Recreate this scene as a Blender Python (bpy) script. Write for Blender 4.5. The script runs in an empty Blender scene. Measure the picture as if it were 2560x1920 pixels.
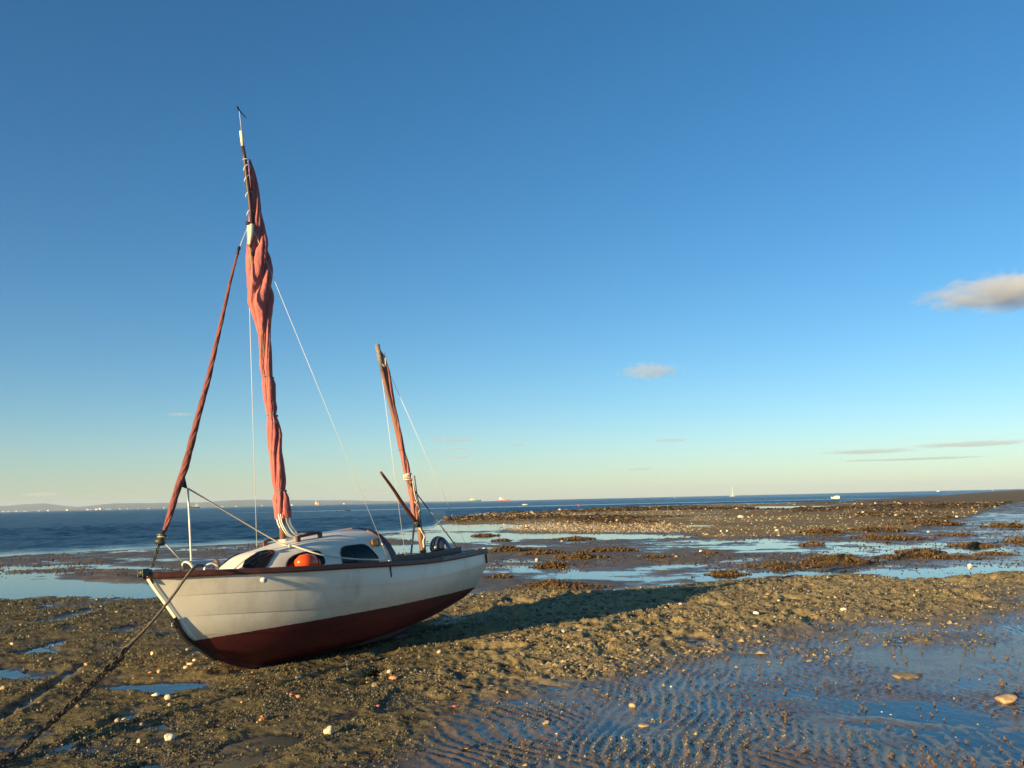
import bpy, bmesh, math, random
import numpy as np
from mathutils import Matrix, Vector
random.seed(7); RNG = np.random.RandomState(11)
S = bpy.context.scene
COL = S.collection
rad = math.radians

# ------------------------------------------------------------------ camera
FPX, IW, IH, HC = 2180.0, 2560, 1920, 1.65
ROLL = math.atan(0.0228)
PITCH = math.atan(291*math.cos(ROLL)/FPX)
F = np.array([0, math.cos(PITCH), math.sin(PITCH)])
U0 = np.array([0, -math.sin(PITCH), math.cos(PITCH)])
R_ = math.cos(ROLL)*np.array([1, 0, 0.])-math.sin(ROLL)*U0
U_ = math.sin(ROLL)*np.array([1, 0, 0.])+math.cos(ROLL)*U0
CAM = np.array([0, 0, HC])
cd = bpy.data.cameras.new('camera'); cam = bpy.data.objects.new('camera', cd); COL.objects.link(cam)
cam.matrix_world = Matrix(((R_[0], U_[0], -F[0], 0), (R_[1], U_[1], -F[1], 0), (R_[2], U_[2], -F[2], HC), (0, 0, 0, 1)))
cd.sensor_fit = 'HORIZONTAL'; cd.sensor_width = 36; cd.lens = 36*FPX/IW; cd.clip_start = .1; cd.clip_end = 90000
S.camera = cam
# ------------------------------------------------------------------ sky and sun
SUN_EL, SUN_A = rad(10.0), rad(45.0)       # the sun stands low, left of and behind the camera
TOSUN = Vector((-math.cos(SUN_EL)*math.cos(SUN_A), -math.cos(SUN_EL)*math.sin(SUN_A), math.sin(SUN_EL)))
w = bpy.data.worlds.new('World'); S.world = w; w.use_nodes = True
nt = w.node_tree; nt.nodes.clear()
sk = nt.nodes.new('ShaderNodeTexSky'); sk.sky_type = 'NISHITA'; sk.sun_disc = False
sk.sun_elevation = SUN_EL; sk.sun_rotation = math.atan2(TOSUN.x, TOSUN.y) % (2*math.pi)
sk.altitude = 0; sk.air_density = 0.90; sk.dust_density = 0.26; sk.ozone_density = 3.1
hs = nt.nodes.new('ShaderNodeHueSaturation'); hs.inputs['Saturation'].default_value = 1.2; hs.inputs['Hue'].default_value = .497
bg = nt.nodes.new('ShaderNodeBackground'); bg.inputs['Strength'].default_value = 0.08
wo = nt.nodes.new('ShaderNodeOutputWorld')
nt.links.new(sk.outputs[0], hs.inputs['Color']); nt.links.new(hs.outputs[0], bg.inputs['Color']); nt.links.new(bg.outputs[0], wo.inputs['Surface'])
sl = bpy.data.lights.new('sun', 'SUN'); sl.energy = 5.0; sl.angle = rad(0.55); sl.color = (1.0, 0.74, 0.38)
so = bpy.data.objects.new('sun', sl); COL.objects.link(so)
so.rotation_euler = TOSUN.to_track_quat('Z', 'Y').to_euler(); so.location = (0, 0, 30)
S.view_settings.view_transform = 'Standard'; S.view_settings.look = 'None'
S.view_settings.exposure = 1.10; S.view_settings.gamma = 1.0; S.view_settings.use_curve_mapping = False
S.cycles.max_bounces = 6; S.cycles.transparent_max_bounces = 12; S.cycles.volume_bounces = 3

# ------------------------------------------------------------------ helpers
def gp(u, v, z=0.0):
    """ground point (or point at height z) seen at u, v of the 2560 x 1920 survey frame"""
    d = F+R_*(u-IW/2)/FPX-U_*(v-IH/2)/FPX
    return CAM+d*((z-HC)/d[2])
def at(u, v, dist):
    d = F+R_*(u-IW/2)/FPX-U_*(v-IH/2)/FPX
    return CAM+d*(dist/math.hypot(d[0], d[1]))
def pix(x, y, z=0.0):
    vx, vy, vz = x-CAM[0], y-CAM[1], z-CAM[2]
    dz = vx*F[0]+vy*F[1]+vz*F[2]
    return IW/2+FPX*(vx*R_[0]+vy*R_[1]+vz*R_[2])/dz, IH/2-FPX*(vx*U_[0]+vy*U_[1]+vz*U_[2])/dz
_T = {}
def vn(x, y, seed=0):
    if seed not in _T: _T[seed] = np.random.RandomState(seed+100).rand(256, 256).astype(np.float32)
    T = _T[seed]
    xi = np.floor(x); yi = np.floor(y); fx = x-xi; fy = y-yi
    fx = fx*fx*(3-2*fx); fy = fy*fy*(3-2*fy)
    a = xi.astype(np.int64) & 255; b = yi.astype(np.int64) & 255; a1 = (a+1) & 255; b1 = (b+1) & 255
    return (T[a, b]*(1-fx)+T[a1, b]*fx)*(1-fy)+(T[a, b1]*(1-fx)+T[a1, b1]*fx)*fy
def fbm(x, y, o=4, seed=0, g=.5):
    s = 0; a = 1; t = 0
    for i in range(o):
        s = s+a*vn(x*2**i+17.3*i, y*2**i-9.1*i, seed+i); t += a; a *= g
    return s/t
def sst(a, b, x):
    t = np.clip((x-a)/(b-a), 0, 1); return t*t*(3-2*t)

MATS = {}
def nodes(name):
    m = bpy.data.materials.new(name); m.use_nodes = True; n = m.node_tree
    return m, n, n.nodes['Principled BSDF'], n.nodes.new, n.links.new
def mat(name, col, rough=.5, metal=0.0, var=.12, scale=6.0, bump=0.0, bscale=40.0, spec=.5, stretch=(1, 1, 1), col2=None):
    if name in MATS: return MATS[name]
    m, n, p, N, L = nodes(name)
    tc = N('ShaderNodeTexCoord'); mp = N('ShaderNodeMapping'); mp.inputs['Scale'].default_value = stretch
    L(tc.outputs['Object'], mp.inputs[0])
    nz = N('ShaderNodeTexNoise'); nz.inputs['Scale'].default_value = scale; nz.inputs['Detail'].default_value = 6; nz.inputs['Roughness'].default_value = .65
    L(mp.outputs[0], nz.inputs['Vector'])
    cr = N('ShaderNodeValToRGB'); e = cr.color_ramp.elements
    c2 = col2 or tuple(min(1, c*(1+var)) for c in col)
    c1 = tuple(c*(1-var) for c in col)
    e[0].position = .3; e[1].position = .72; e[0].color = (*c1, 1); e[1].color = (*c2, 1)
    L(nz.outputs['Fac'], cr.inputs[0]); L(cr.outputs[0], p.inputs['Base Color'])
    p.inputs['Roughness'].default_value = rough; p.inputs['Metallic'].default_value = metal
    p.inputs['Specular IOR Level'].default_value = spec
    if bump:
        n2 = N('ShaderNodeTexNoise'); n2.inputs['Scale'].default_value = bscale; n2.inputs['Detail'].default_value = 4
        L(mp.outputs[0], n2.inputs['Vector'])
        b = N('ShaderNodeBump'); b.inputs['Strength'].default_value = bump; b.inputs['Distance'].default_value = .01
        L(n2.outputs['Fac'], b.inputs['Height']); L(b.outputs[0], p.inputs['Normal'])
    MATS[name] = m; return m

def mk(name, verts, faces, m=None, parent=None, smooth=False, kind=None):
    me = bpy.data.meshes.new(name); me.from_pydata([tuple(map(float, v)) for v in verts], [], faces); me.validate()
    return ob(name, me, m, parent, smooth, kind)
def ob(name, me, m=None, parent=None, smooth=False, kind=None):
    o = bpy.data.objects.new(name, me); COL.objects.link(o)
    if m and me and len(me.materials) == 0: me.materials.append(m)
    if smooth: me.shade_smooth()
    if parent: o.parent = parent
    if kind: o['kind'] = kind
    return o
def big(name, V, Fq, m, kind=None, smooth=True, cols=None):
    """large mesh from numpy arrays; Fq is (n,3) or (n,4)"""
    me = bpy.data.meshes.new(name); k = Fq.shape[1]
    me.vertices.add(len(V)); me.vertices.foreach_set('co', V.astype(np.float32).ravel())
    me.loops.add(Fq.size); me.loops.foreach_set('vertex_index', Fq.astype(np.int32).ravel())
    me.polygons.add(len(Fq)); me.polygons.foreach_set('loop_start', np.arange(0, Fq.size, k, dtype=np.int32))
    try: me.polygons.foreach_set('loop_total', np.full(len(Fq), k, dtype=np.int32))
    except Exception: pass
    me.update(calc_edges=True)
    for nm, c in (cols or {}).items():
        a = me.color_attributes.new(nm, 'FLOAT_COLOR', 'POINT')
        cc = np.ones((len(V), 4), np.float32); cc[:, :3] = c; a.data.foreach_set('color', cc.ravel())
    return ob(name, me, m, None, smooth, kind)
def tag(o, label, cat, group=None):
    o['label'] = label; o['category'] = cat
    if group: o['group'] = group
    return o
def empty(name, loc=(0, 0, 0)):
    o = bpy.data.objects.new(name, None); COL.objects.link(o); o.location = loc; o.empty_display_size = .2; return o
def frames(P):
    P = np.asarray(P, float); n = len(P); T = np.zeros_like(P)
    T[1:-1] = P[2:]-P[:-2]; T[0] = P[1]-P[0]; T[-1] = P[-1]-P[-2]
    T /= np.linalg.norm(T, axis=1)[:, None]+1e-9
    a = np.array([0, 0, 1.]) if abs(T[0][2]) < .9 else np.array([1., 0, 0])
    A = []; a = a-T[0]*(a@T[0]); a /= np.linalg.norm(a)
    for i in range(n):
        a = a-T[i]*(a@T[i]); a /= np.linalg.norm(a)+1e-9; A.append(a.copy())
    A = np.array(A); return P, T, A, np.cross(T, A)
def tube_vf(P, r, n=8, base=0, shape=None, cap=True):
    P, T, A, B = frames(P); m = len(P); r = np.broadcast_to(r, (m,))
    V = []; Fc = []
    for i in range(m):
        for j in range(n):
            t = 2*math.pi*j/n; k = r[i]*(shape(i, t) if shape else 1)
            V.append(P[i]+k*(math.cos(t)*A[i]+math.sin(t)*B[i]))
    for i in range(m-1):
        for j in range(n):
            Fc.append((base+i*n+j, base+i*n+(j+1) % n, base+(i+1)*n+(j+1) % n, base+(i+1)*n+j))
    if cap: Fc += [tuple(base+j for j in range(n))[::-1], tuple(base+(m-1)*n+j for j in range(n))]
    return V, Fc
def tube(name, P, r, m, parent=None, n=8, shape=None, smooth=True):
    V, Fc = tube_vf(P, r, n, 0, shape); return mk(name, V, Fc, m, parent, smooth)
def box_vf(c, s, base=0, rot=None):
    V = []
    for i in (-1, 1):
        for j in (-1, 1):
            for k in (-1, 1):
                q = np.array([i*s[0]/2, j*s[1]/2, k*s[2]/2])
                if rot is not None: q = rot@q
                V.append(np.asarray(c)+q)
    Fc = [(0, 1, 3, 2), (4, 6, 7, 5), (0, 4, 5, 1), (2, 3, 7, 6), (0, 2, 6, 4), (1, 5, 7, 3)]
    return V, [tuple(base+a for a in f) for f in Fc]
def box(name, c, s, m, parent=None, rot=None, bev=0.0):
    V, Fc = box_vf(c, s, 0, rot); o = mk(name, V, Fc, m, parent)
    if bev:
        bm = bmesh.new(); bm.from_mesh(o.data); bmesh.ops.bevel(bm, geom=bm.edges[:], offset=bev, segments=2, profile=.5, affect='EDGES'); bm.to_mesh(o.data); bm.free()
    return o
def spl(P, k=8):
    """Catmull-Rom through points"""
    P = np.asarray(P, float); Q = np.vstack([2*P[0]-P[1], P, 2*P[-1]-P[-2]]); out = []
    for i in range(1, len(Q)-2):
        for t in np.linspace(0, 1, k, endpoint=False):
            a, b, c, d = Q[i-1:i+3]
            out.append(.5*((2*b)+(c-a)*t+(2*a-5*b+4*c-d)*t*t+(3*b-a-3*c+d)*t**3))
    out.append(P[-1]); return np.array(out)
def loft(name, rows, m, parent=None, smooth=True, close=False, solid=0.0):
    n = len(rows[0]); V = [p for r in rows for p in r]; Fc = []
    for i in range(len(rows)-1):
        for j in range(n if close else n-1):
            Fc.append((i*n+j, i*n+(j+1) % n, (i+1)*n+(j+1) % n, (i+1)*n+j))
    return mk(name, V, Fc, m, parent, smooth)
def blob(name, m, seed, sub=2, amp=.35, sc=(1, 1, 1), freq=1.3, parent=None, smooth=False):
    bm = bmesh.new(); bmesh.ops.create_icosphere(bm, subdivisions=sub, radius=1)
    r = np.random.RandomState(seed); D = r.normal(size=(7, 3)); D /= np.linalg.norm(D, axis=1)[:, None]; O = r.uniform(.55, .95, 7)
    for v in bm.verts:
        c = np.array(v.co); k = 1.0
        for d, o in zip(D, O):          # cut with random planes: pebble facets
            t = c@d
            if t*k > o: k = o/t
        k = 1+(k-1)*min(1, amp*2.2)
        k *= 1+.08*math.sin(3*c[0]*freq+seed)*math.sin(2.7*c[1]*freq+2*seed)
        v.co = Vector(c*k*np.asarray(sc))
    me = bpy.data.meshes.new(name); bm.to_mesh(me); bm.free()
    return ob(name, me, m, parent, smooth)

# ------------------------------------------------------------------ ground map (metres; camera stands over 0,0)
def lut(pts, u):
    a = np.array(pts, float); return np.interp(u, a[:, 0], a[:, 1])
SHORE = [(-900, 1432), (-400, 1408), (0, 1392), (350, 1372), (700, 1355), (900, 1338), (1000, 1330), (1085, 1318), (1110, 1297), (1200, 1285), (1300, 1281),
         (1400, 1278), (1500, 1271), (1600, 1266), (1750, 1262), (1900, 1259), (2000, 1256.5), (2100, 1253), (2200, 1247.5), (2350, 1240.5), (2480, 1230), (2560, 1224.8), (2900, 1216.0)]
SHORE_AZ = []
for u_, v_ in SHORE:
    q = gp(u_, v_); SHORE_AZ.append((math.atan2(q[0], q[1]), math.log(min(math.hypot(q[0], q[1]), 2600))))
SHORE_AZ.sort()
def r_shore(az): return np.exp(np.interp(az, [a for a, b in SHORE_AZ], [b for a, b in SHORE_AZ]))
V1 = [(-900, 1506), (-400, 1502), (0, 1499), (200, 1492), (400, 1484), (1100, 1490), (1300, 1482), (1500, 1472), (1700, 1456), (1900, 1449), (2100, 1447), (2300, 1443), (2560, 1434), (3000, 1422)]
V2 = [(-900, 2900), (500, 2500), (700, 2080), (900, 1930), (1050, 1835), (1200, 1745), (1350, 1695), (1500, 1662), (1700, 1622), (1900, 1592), (2100, 1572), (2300, 1545), (2450, 1520), (2560, 1500), (3000, 1440)]
VE = [(1080, 1298), (1110, 1300), (1180, 1318), (1290, 1334), (1500, 1331), (1690, 1331), (1800, 1346), (2000, 1341), (2150, 1336), (2300, 1322), (2420, 1294), (2520, 1264), (2600, 1250), (3000, 1236)]
# soft ellipses on the flats: (u, v, half width, half height, change of height in m)
DENTS = [(150, 1472, 330, 24, -.05), (200, 1418, 260, 7, -.03), (60, 1436, 160, 9, -.03), (-250, 1455, 200, 40, -.03),
         (1230, 1319, 210, 8, -.10), (1400, 1342, 300, 6, -.08), (1120, 1345, 150, 14, -.07), (1000, 1372, 130, 10, -.02), (1000, 1352, 200, 8, .03),
         (1400, 1432, 170, 7, -.022), (1660, 1440, 260, 11, -.022), (1700, 1413, 110, 6, -.03), (1330, 1422, 110, 5, -.025), (1330, 1366, 90, 4, -.02),
         (1830, 1352, 190, 5, -.028), (1900, 1368, 150, 6, -.020), (2120, 1438, 320, 8, -.030), (2400, 1428, 260, 11, -.026), (2050, 1378, 180, 8, -.020),
         (2330, 1376, 260, 12, -.022), (2250, 1360, 200, 7, -.025), (1730, 1314, 45, 3, -.10), (1960, 1270, 70, 4, -.12), (1240, 1374, 100, 4, -.02),
         (1500, 1392, 380, 9, .03), (1300, 1462, 260, 10, .028), (1620, 1404, 120, 8, .02), (280, 1446, 130, 8, .05), (400, 1430, 160, 7, .03), (150, 1402, 220, 5, .02),
         (100, 1690, 130, 14, -.03), (480, 1708, 150, 17, -.022), (280, 1880, 190, 26, -.02), (2230, 1806, 150, 9, .012),
         (1320, 1715, 130, 22, -.02), (1260, 1765, 90, 14, -.015), (1720, 1628, 90, 7, -.02), (2090, 1492, 26, 4, -.06)]
BO0 = gp(683, 1667)
GROOVES = [((205, 1668), (10, 1802), 9), ((330, 1792), (180, 1858), 9), ((700, 1720), (430, 1760), 7)]
def ground(x, y, full=False):
    x = np.asarray(x, float); y = np.asarray(y, float)
    r = np.hypot(x, y); az = np.arctan2(x, y)
    a = .30*np.clip(r/9, .4, 40)
    k = 1.2/np.clip(r/9, .4, 40)
    xw = x+a*(fbm(x*k, y*k, 4, 1)-.5)*2.0; yw = y+a*(fbm(x*k, y*k, 4, 6)-.5)*2.4
    u, v = pix(xw, np.maximum(yw, 1.5))
    u = np.clip(u, -5000, 8000); v = np.clip(v, 1200, 4000)
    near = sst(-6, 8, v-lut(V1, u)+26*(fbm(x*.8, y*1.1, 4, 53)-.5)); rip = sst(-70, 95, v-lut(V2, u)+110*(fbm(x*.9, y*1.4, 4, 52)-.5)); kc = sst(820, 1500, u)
    spit = (1-near)*sst(3, -3, v-lut(VE, u))*sst(1095, 1125, u)
    nb = fbm(x*.35, y*.35, 3, 20); nm = fbm(x*1.3, y*1.3, 4, 25); nl = fbm(x*4.6+nm, y*5.5, 4, 30); nf = fbm(x*21, y*24, 3, 35)
    hB = .025+.030*(nb-.5)+.030*(nm-.5)+.036*(nl-.5)+.020*(nf-.5)
    rl = np.abs(nl-.5)*2
    hC = .042+.03*(nm-.5)+.085*(.36-rl)+.040*(nf-.5)
    pit = sst(.66, .80, vn(x*2.3+.6*nm, y*1.9, 57)); hC = hC-.034*pit+.02*sst(.50, .64, vn(x*2.3+.6*nm, y*1.9, 57))*(1-pit); hB = hB-.022*pit
    wp = 3.0*fbm(x*1.1, y*1.1, 3, 40)+.9*fbm(x*3.4, y*3.4, 2, 45)+.35*fbm(x*11, y*9, 2, 47)
    ph = (x*.95-y*.27)/.085*2*math.pi+wp*7.5
    ph2 = (x*.80+y*.45)/.10*2*math.pi+wp*6.0+9*vn(x*1.9, y*1.9, 48)
    k2 = sst(.42, .62, fbm(x*.8+7, y*.7, 3, 55))
    crest = (1-np.abs(np.sin(ph*.5)))**1.3*(1-.75*k2)+(1-np.abs(np.sin(ph2*.5)))**1.3*(.15+.65*k2)
    ra = 1.9*sst(.34, .66, fbm(x*1.3, y*1.0, 3, 50))
    hA = .0002+.010*(nb-.5)+.020*(nm-.5)+.0095*crest*ra+.006*(nf-.5)+.006*(nl-.5)
    flat = fbm(x*.16, y*.34, 4, 60, .6); fl2 = fbm(x*.9, y*1.5, 4, 66, .6)
    hD = .014+.034*(flat-.5)+.060*(fl2-.5)+.058*(nm-.5)+.030*(nl-.5)
    fr = sst(2150, 2600, u)*sst(1270, 1300, v); hD = hD*(1-.55*fr)+fr*.002
    nE = fbm(x*.05, y*.035, 4, 70, .6); nE2 = fbm(x*.14, y*.10, 4, 75, .6)
    hE = .075+.20*(nE-.46)+.14*(nE2-.5)
    h = near*((1-rip)*((1-kc)*hB+kc*hC)+rip*hA)+(1-near)*((1-spit)*hD+spit*hE)
    for (uu, vv, wu, wv, dh) in DENTS:
        d = ((u-uu)/wu)**2+((v-vv)/wv)**2
        h = h+dh*np.exp(-d*d*1.2)
    for (p0, p1, wpx) in GROOVES:
        a0 = gp(*p0); a1 = gp(*p1); d = a1[:2]-a0[:2]; L = np.hypot(*d); d = d/L
        t = (x-a0[0])*d[0]+(y-a0[1])*d[1]; s = np.abs((x-a0[0])*-d[1]+(y-a0[1])*d[0])
        g = sst(-.2, .1, t)*sst(L+.2, L-.1, t)
        s = s*(.6+.9*nl)+.05*(nm-.5); h = h-.024*g*np.exp(-(s/.05)**2)*(.5+nm)+.012*g*np.exp(-((s-.12)/.06)**2)
    k0 = BO0[:2]+.35*np.array([-.5, -.866]); kd = np.array([.5, .866]); t = np.clip((x-k0[0])*kd[0]+(y-k0[1])*kd[1], 0, 2.8)
    dk = np.hypot(x-k0[0]-t*kd[0], y-k0[1]-t*kd[1])*(.8+.4*nm)
    h = h-.014*np.exp(-(dk/.18)**2)+.020*np.exp(-((dk-.40)/.12)**2)*(.4+nl)
    rs = r_shore(az)*(1+.02*(fbm(x*.15, y*.15, 3, 80)-.5))
    q = (r-rs)/rs
    out = sst(-.015, .05, q)
    h = h*(1-out)-.35*out
    if not full: return h
    return h, dict(near=near, rip=rip, kc=kc, spit=spit, nb=nb, nm=nm, nl=nl, nf=nf, flat=flat, fl2=fl2, nE=nE, nE2=nE2, u=u, v=v, r=r, out=out, crest=crest, fr=fr)
def gz(x, y): return float(ground(np.array([x]), np.array([y]))[0])

def ground_mat():
    m, n, p, N, L = nodes('beach_mud')
    a = N('ShaderNodeVertexColor'); a.layer_name = 'tint'
    b = N('ShaderNodeVertexColor'); b.layer_name = 'wet'
    g = N('ShaderNodeNewGeometry')
    n1 = N('ShaderNodeTexNoise'); n1.inputs['Scale'].default_value = 55; n1.inputs['Detail'].default_value = 7; n1.inputs['Roughness'].default_value = .7
    n2 = N('ShaderNodeTexNoise'); n2.inputs['Scale'].default_value = 3.1; n2.inputs['Detail'].default_value = 8; n2.inputs['Roughness'].default_value = .7
    for q in (n1, n2): L(g.outputs['Position'], q.inputs['Vector'])
    mr = N('ShaderNodeMapRange'); mr.inputs[1].default_value = .3; mr.inputs[2].default_value = .7; mr.inputs[3].default_value = .55; mr.inputs[4].default_value = 1.5
    L(n1.outputs['Fac'], mr.inputs[0])
    mr2 = N('ShaderNodeMapRange'); mr2.inputs[1].default_value = .3; mr2.inputs[2].default_value = .7; mr2.inputs[3].default_value = .7; mr2.inputs[4].default_value = 1.3
    L(n2.outputs['Fac'], mr2.inputs[0])
    mu = N('ShaderNodeMath'); mu.operation = 'MULTIPLY'; L(mr.outputs[0], mu.inputs[0]); L(mr2.outputs[0], mu.inputs[1])
    vm = N('ShaderNodeVectorMath'); vm.operation = 'SCALE'; L(a.outputs['Color'], vm.inputs[0]); L(mu.outputs[0], vm.inputs['Scale'])
    L(vm.outputs[0], p.inputs['Base Color'])
    sp = N('ShaderNodeSeparateColor'); L(b.outputs['Color'], sp.inputs[0])
    ro = N('ShaderNodeMapRange'); ro.inputs[3].default_value = .85; ro.inputs[4].default_value = .16
    L(sp.outputs[0], ro.inputs[0]); L(ro.outputs[0], p.inputs['Roughness'])
    p.inputs['IOR'].default_value = 1.38
    sl_ = N('ShaderNodeMapRange'); sl_.inputs[3].default_value = .08; sl_.inputs[4].default_value = .5; L(sp.outputs[0], sl_.inputs[0]); L(sl_.outputs[0], p.inputs['Specular IOR Level'])
    bs = N('ShaderNodeMapRange'); bs.inputs[3].default_value = .9; bs.inputs[4].default_value = .22; L(sp.outputs[0], bs.inputs[0])
    bu = N('ShaderNodeBump'); bu.inputs['Distance'].default_value = .012; L(n1.outputs['Fac'], bu.inputs['Height']); L(bs.outputs[0], bu.inputs['Strength'])
    b2 = N('ShaderNodeBump'); b2.inputs['Distance'].default_value = .07; L(n2.outputs['Fac'], b2.inputs['Height']); L(bu.outputs[0], b2.inputs['Normal'])
    s2 = N('ShaderNodeMapRange'); s2.inputs[3].default_value = .65; s2.inputs[4].default_value = .12; L(sp.outputs[0], s2.inputs[0]); L(s2.outputs[0], b2.inputs['Strength'])
    L(b2.outputs[0], p.inputs['Normal'])
    return m
def build_ground():
    NC = 800; az = np.linspace(rad(-44), rad(44), NC)
    rs = [3.6]
    while rs[-1] < 2600: rs.append(rs[-1]+min(6.6e-4*rs[-1]**2, .0078*rs[-1]) if rs[-1] < 500 else rs[-1]*1.02)
    rs = np.array(rs); NR = len(rs)
    A, R = np.meshgrid(az, rs); x = (R*np.sin(A)).ravel(); y = (R*np.cos(A)).ravel()
    h, z = ground(x, y, True)
    # albedo of the stuff itself
    def c(a): return np.array(a)[None, :]
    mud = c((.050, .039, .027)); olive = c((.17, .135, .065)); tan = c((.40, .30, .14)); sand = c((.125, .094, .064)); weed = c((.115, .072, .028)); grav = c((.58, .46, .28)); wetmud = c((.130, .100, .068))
    f = lambda t: t[:, None]
    g1 = sst(.42, .62, z['nf']*.5+z['nl']*.5+.10*(h > .01))
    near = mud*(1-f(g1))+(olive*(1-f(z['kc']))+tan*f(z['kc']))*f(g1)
    near = near*(1-f(z['rip']))+sand*f(z['rip'])
    fl = wetmud*(1-f(sst(.52, .7, z['fl2'])))+c((.19, .13, .062))*f(sst(.52, .7, z['fl2']))
    gr = sst(.48, .6, z['nE2'])*np.clip(np.exp(-(((z['u']-1480)/230)**2+((z['v']-1319)/13)**2)**2)+.8*np.exp(-(((z['u']-1290)/170)**2+((z['v']-1289)/5)**2)**2)+.35*sst(2200, 1500, z['u']), 0, 1)
    wd = sst(.44, .54, z['nE'])*(1-gr)
    sp = c((.26, .185, .085))*(1-f(wd))+weed*f(wd); sp = sp*(1-f(gr))+grav*f(gr)
    sandy = sst(1995, 2100, z['u'])*sst(1280, 1270, z['v']); sp = sp*(1-f(sandy))+c((.20, .15, .09))*f(sandy)
    near = near*f(1-.60*sst(.018, .0, h)*(1-z['rip']))
    tint = near*f(z['near'])+(fl*(1-f(z['spit']))+sp*f(z['spit']))*f(1-z['near'])
    wet = z['near']*(z['rip']*.93+(1-z['rip'])*.80*sst(.026, .002, h))+(1-z['near'])*((1-z['spit'])*(.45+.5*sst(.02, -.004, h)+.3*z['fr'])+z['spit']*.3*sst(.05, .0, h))
    wet = np.clip(wet, 0, 1); wc = np.stack([wet]*3, 1)
    V = np.stack([x, y, h], 1)
    i = np.arange(NR-1)[:, None]*NC+np.arange(NC-1)[None, :]; i = i.ravel()
    Fq = np.stack([i, i+1, i+NC+1, i+NC], 1)[:, ::-1]
    big('beach', V, Fq, ground_mat(), 'structure', True, {'tint': tint, 'wet': wc})
    # plain sheet all round, behind and below the surveyed beach
    m = mat('plain_mud', (.07, .057, .043), .6, var=.2, scale=.8, bump=.4)
    b = 14000.0
    mk('seabed', [(-b, -b, -.42), (b, -b, -.42), (b, b, -.42), (-b, b, -.42)], [(0, 1, 2, 3)], m, kind='structure')
    V = []; Fc = []
    ring = np.linspace(rad(44), rad(316), 60)
    for a in ring:
        for rr in (0.0, 3.6, 60, 900, 2500): V.append((rr*math.sin(a), rr*math.cos(a), .012 if rr < 50 else .02))
    for i in range(59):
        for j in range(4): Fc.append((i*5+j, i*5+j+1, (i+1)*5+j+1, (i+1)*5+j))
    for a in np.linspace(rad(-44), rad(44), 12): V.append((3.6*math.sin(a), 3.6*math.cos(a), .012))
    k = len(V)-12
    V.append((0, 0, .012))
    for i in range(11): Fc.append((len(V)-1, k+i, k+i+1))
    mk('beach_behind', V, Fc, m, kind='structure')
build_ground()

def water_mat(name, rough, ripples, tint=(.8, .86, .88)):
    m, n, p, N, L = nodes(name); n.nodes.remove(p)
    out = n.nodes['Material Output']
    fr = N('ShaderNodeFresnel'); fr.inputs['IOR'].default_value = 1.33
    tr = N('ShaderNodeBsdfTransparent'); tr.inputs[0].default_value = (*tint, 1)
    gl = N('ShaderNodeBsdfGlossy'); gl.inputs['Roughness'].default_value = rough; gl.inputs[0].default_value = (1, 1, 1, 1)
    mx = N('ShaderNodeMixShader'); L(fr.outputs[0], mx.inputs[0]); L(tr.outputs[0], mx.inputs[1]); L(gl.outputs[0], mx.inputs[2]); L(mx.outputs[0], out.inputs['Surface'])
    g = N('ShaderNodeNewGeometry'); nz = N('ShaderNodeTexNoise'); nz.inputs['Scale'].default_value = 9; nz.inputs['Detail'].default_value = 3
    mp = N('ShaderNodeMapping'); mp.inputs['Scale'].default_value = (1, .6, 1); L(g.outputs['Position'], mp.inputs[0]); L(mp.outputs[0], nz.inputs['Vector'])
    b = N('ShaderNodeBump'); b.inputs['Strength'].default_value = ripples; b.inputs['Distance'].default_value = .01
    L(nz.outputs['Fac'], b.inputs['Height']); L(b.outputs[0], gl.inputs['Normal']); L(b.outputs[0], fr.inputs['Normal'])
    return m
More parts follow.
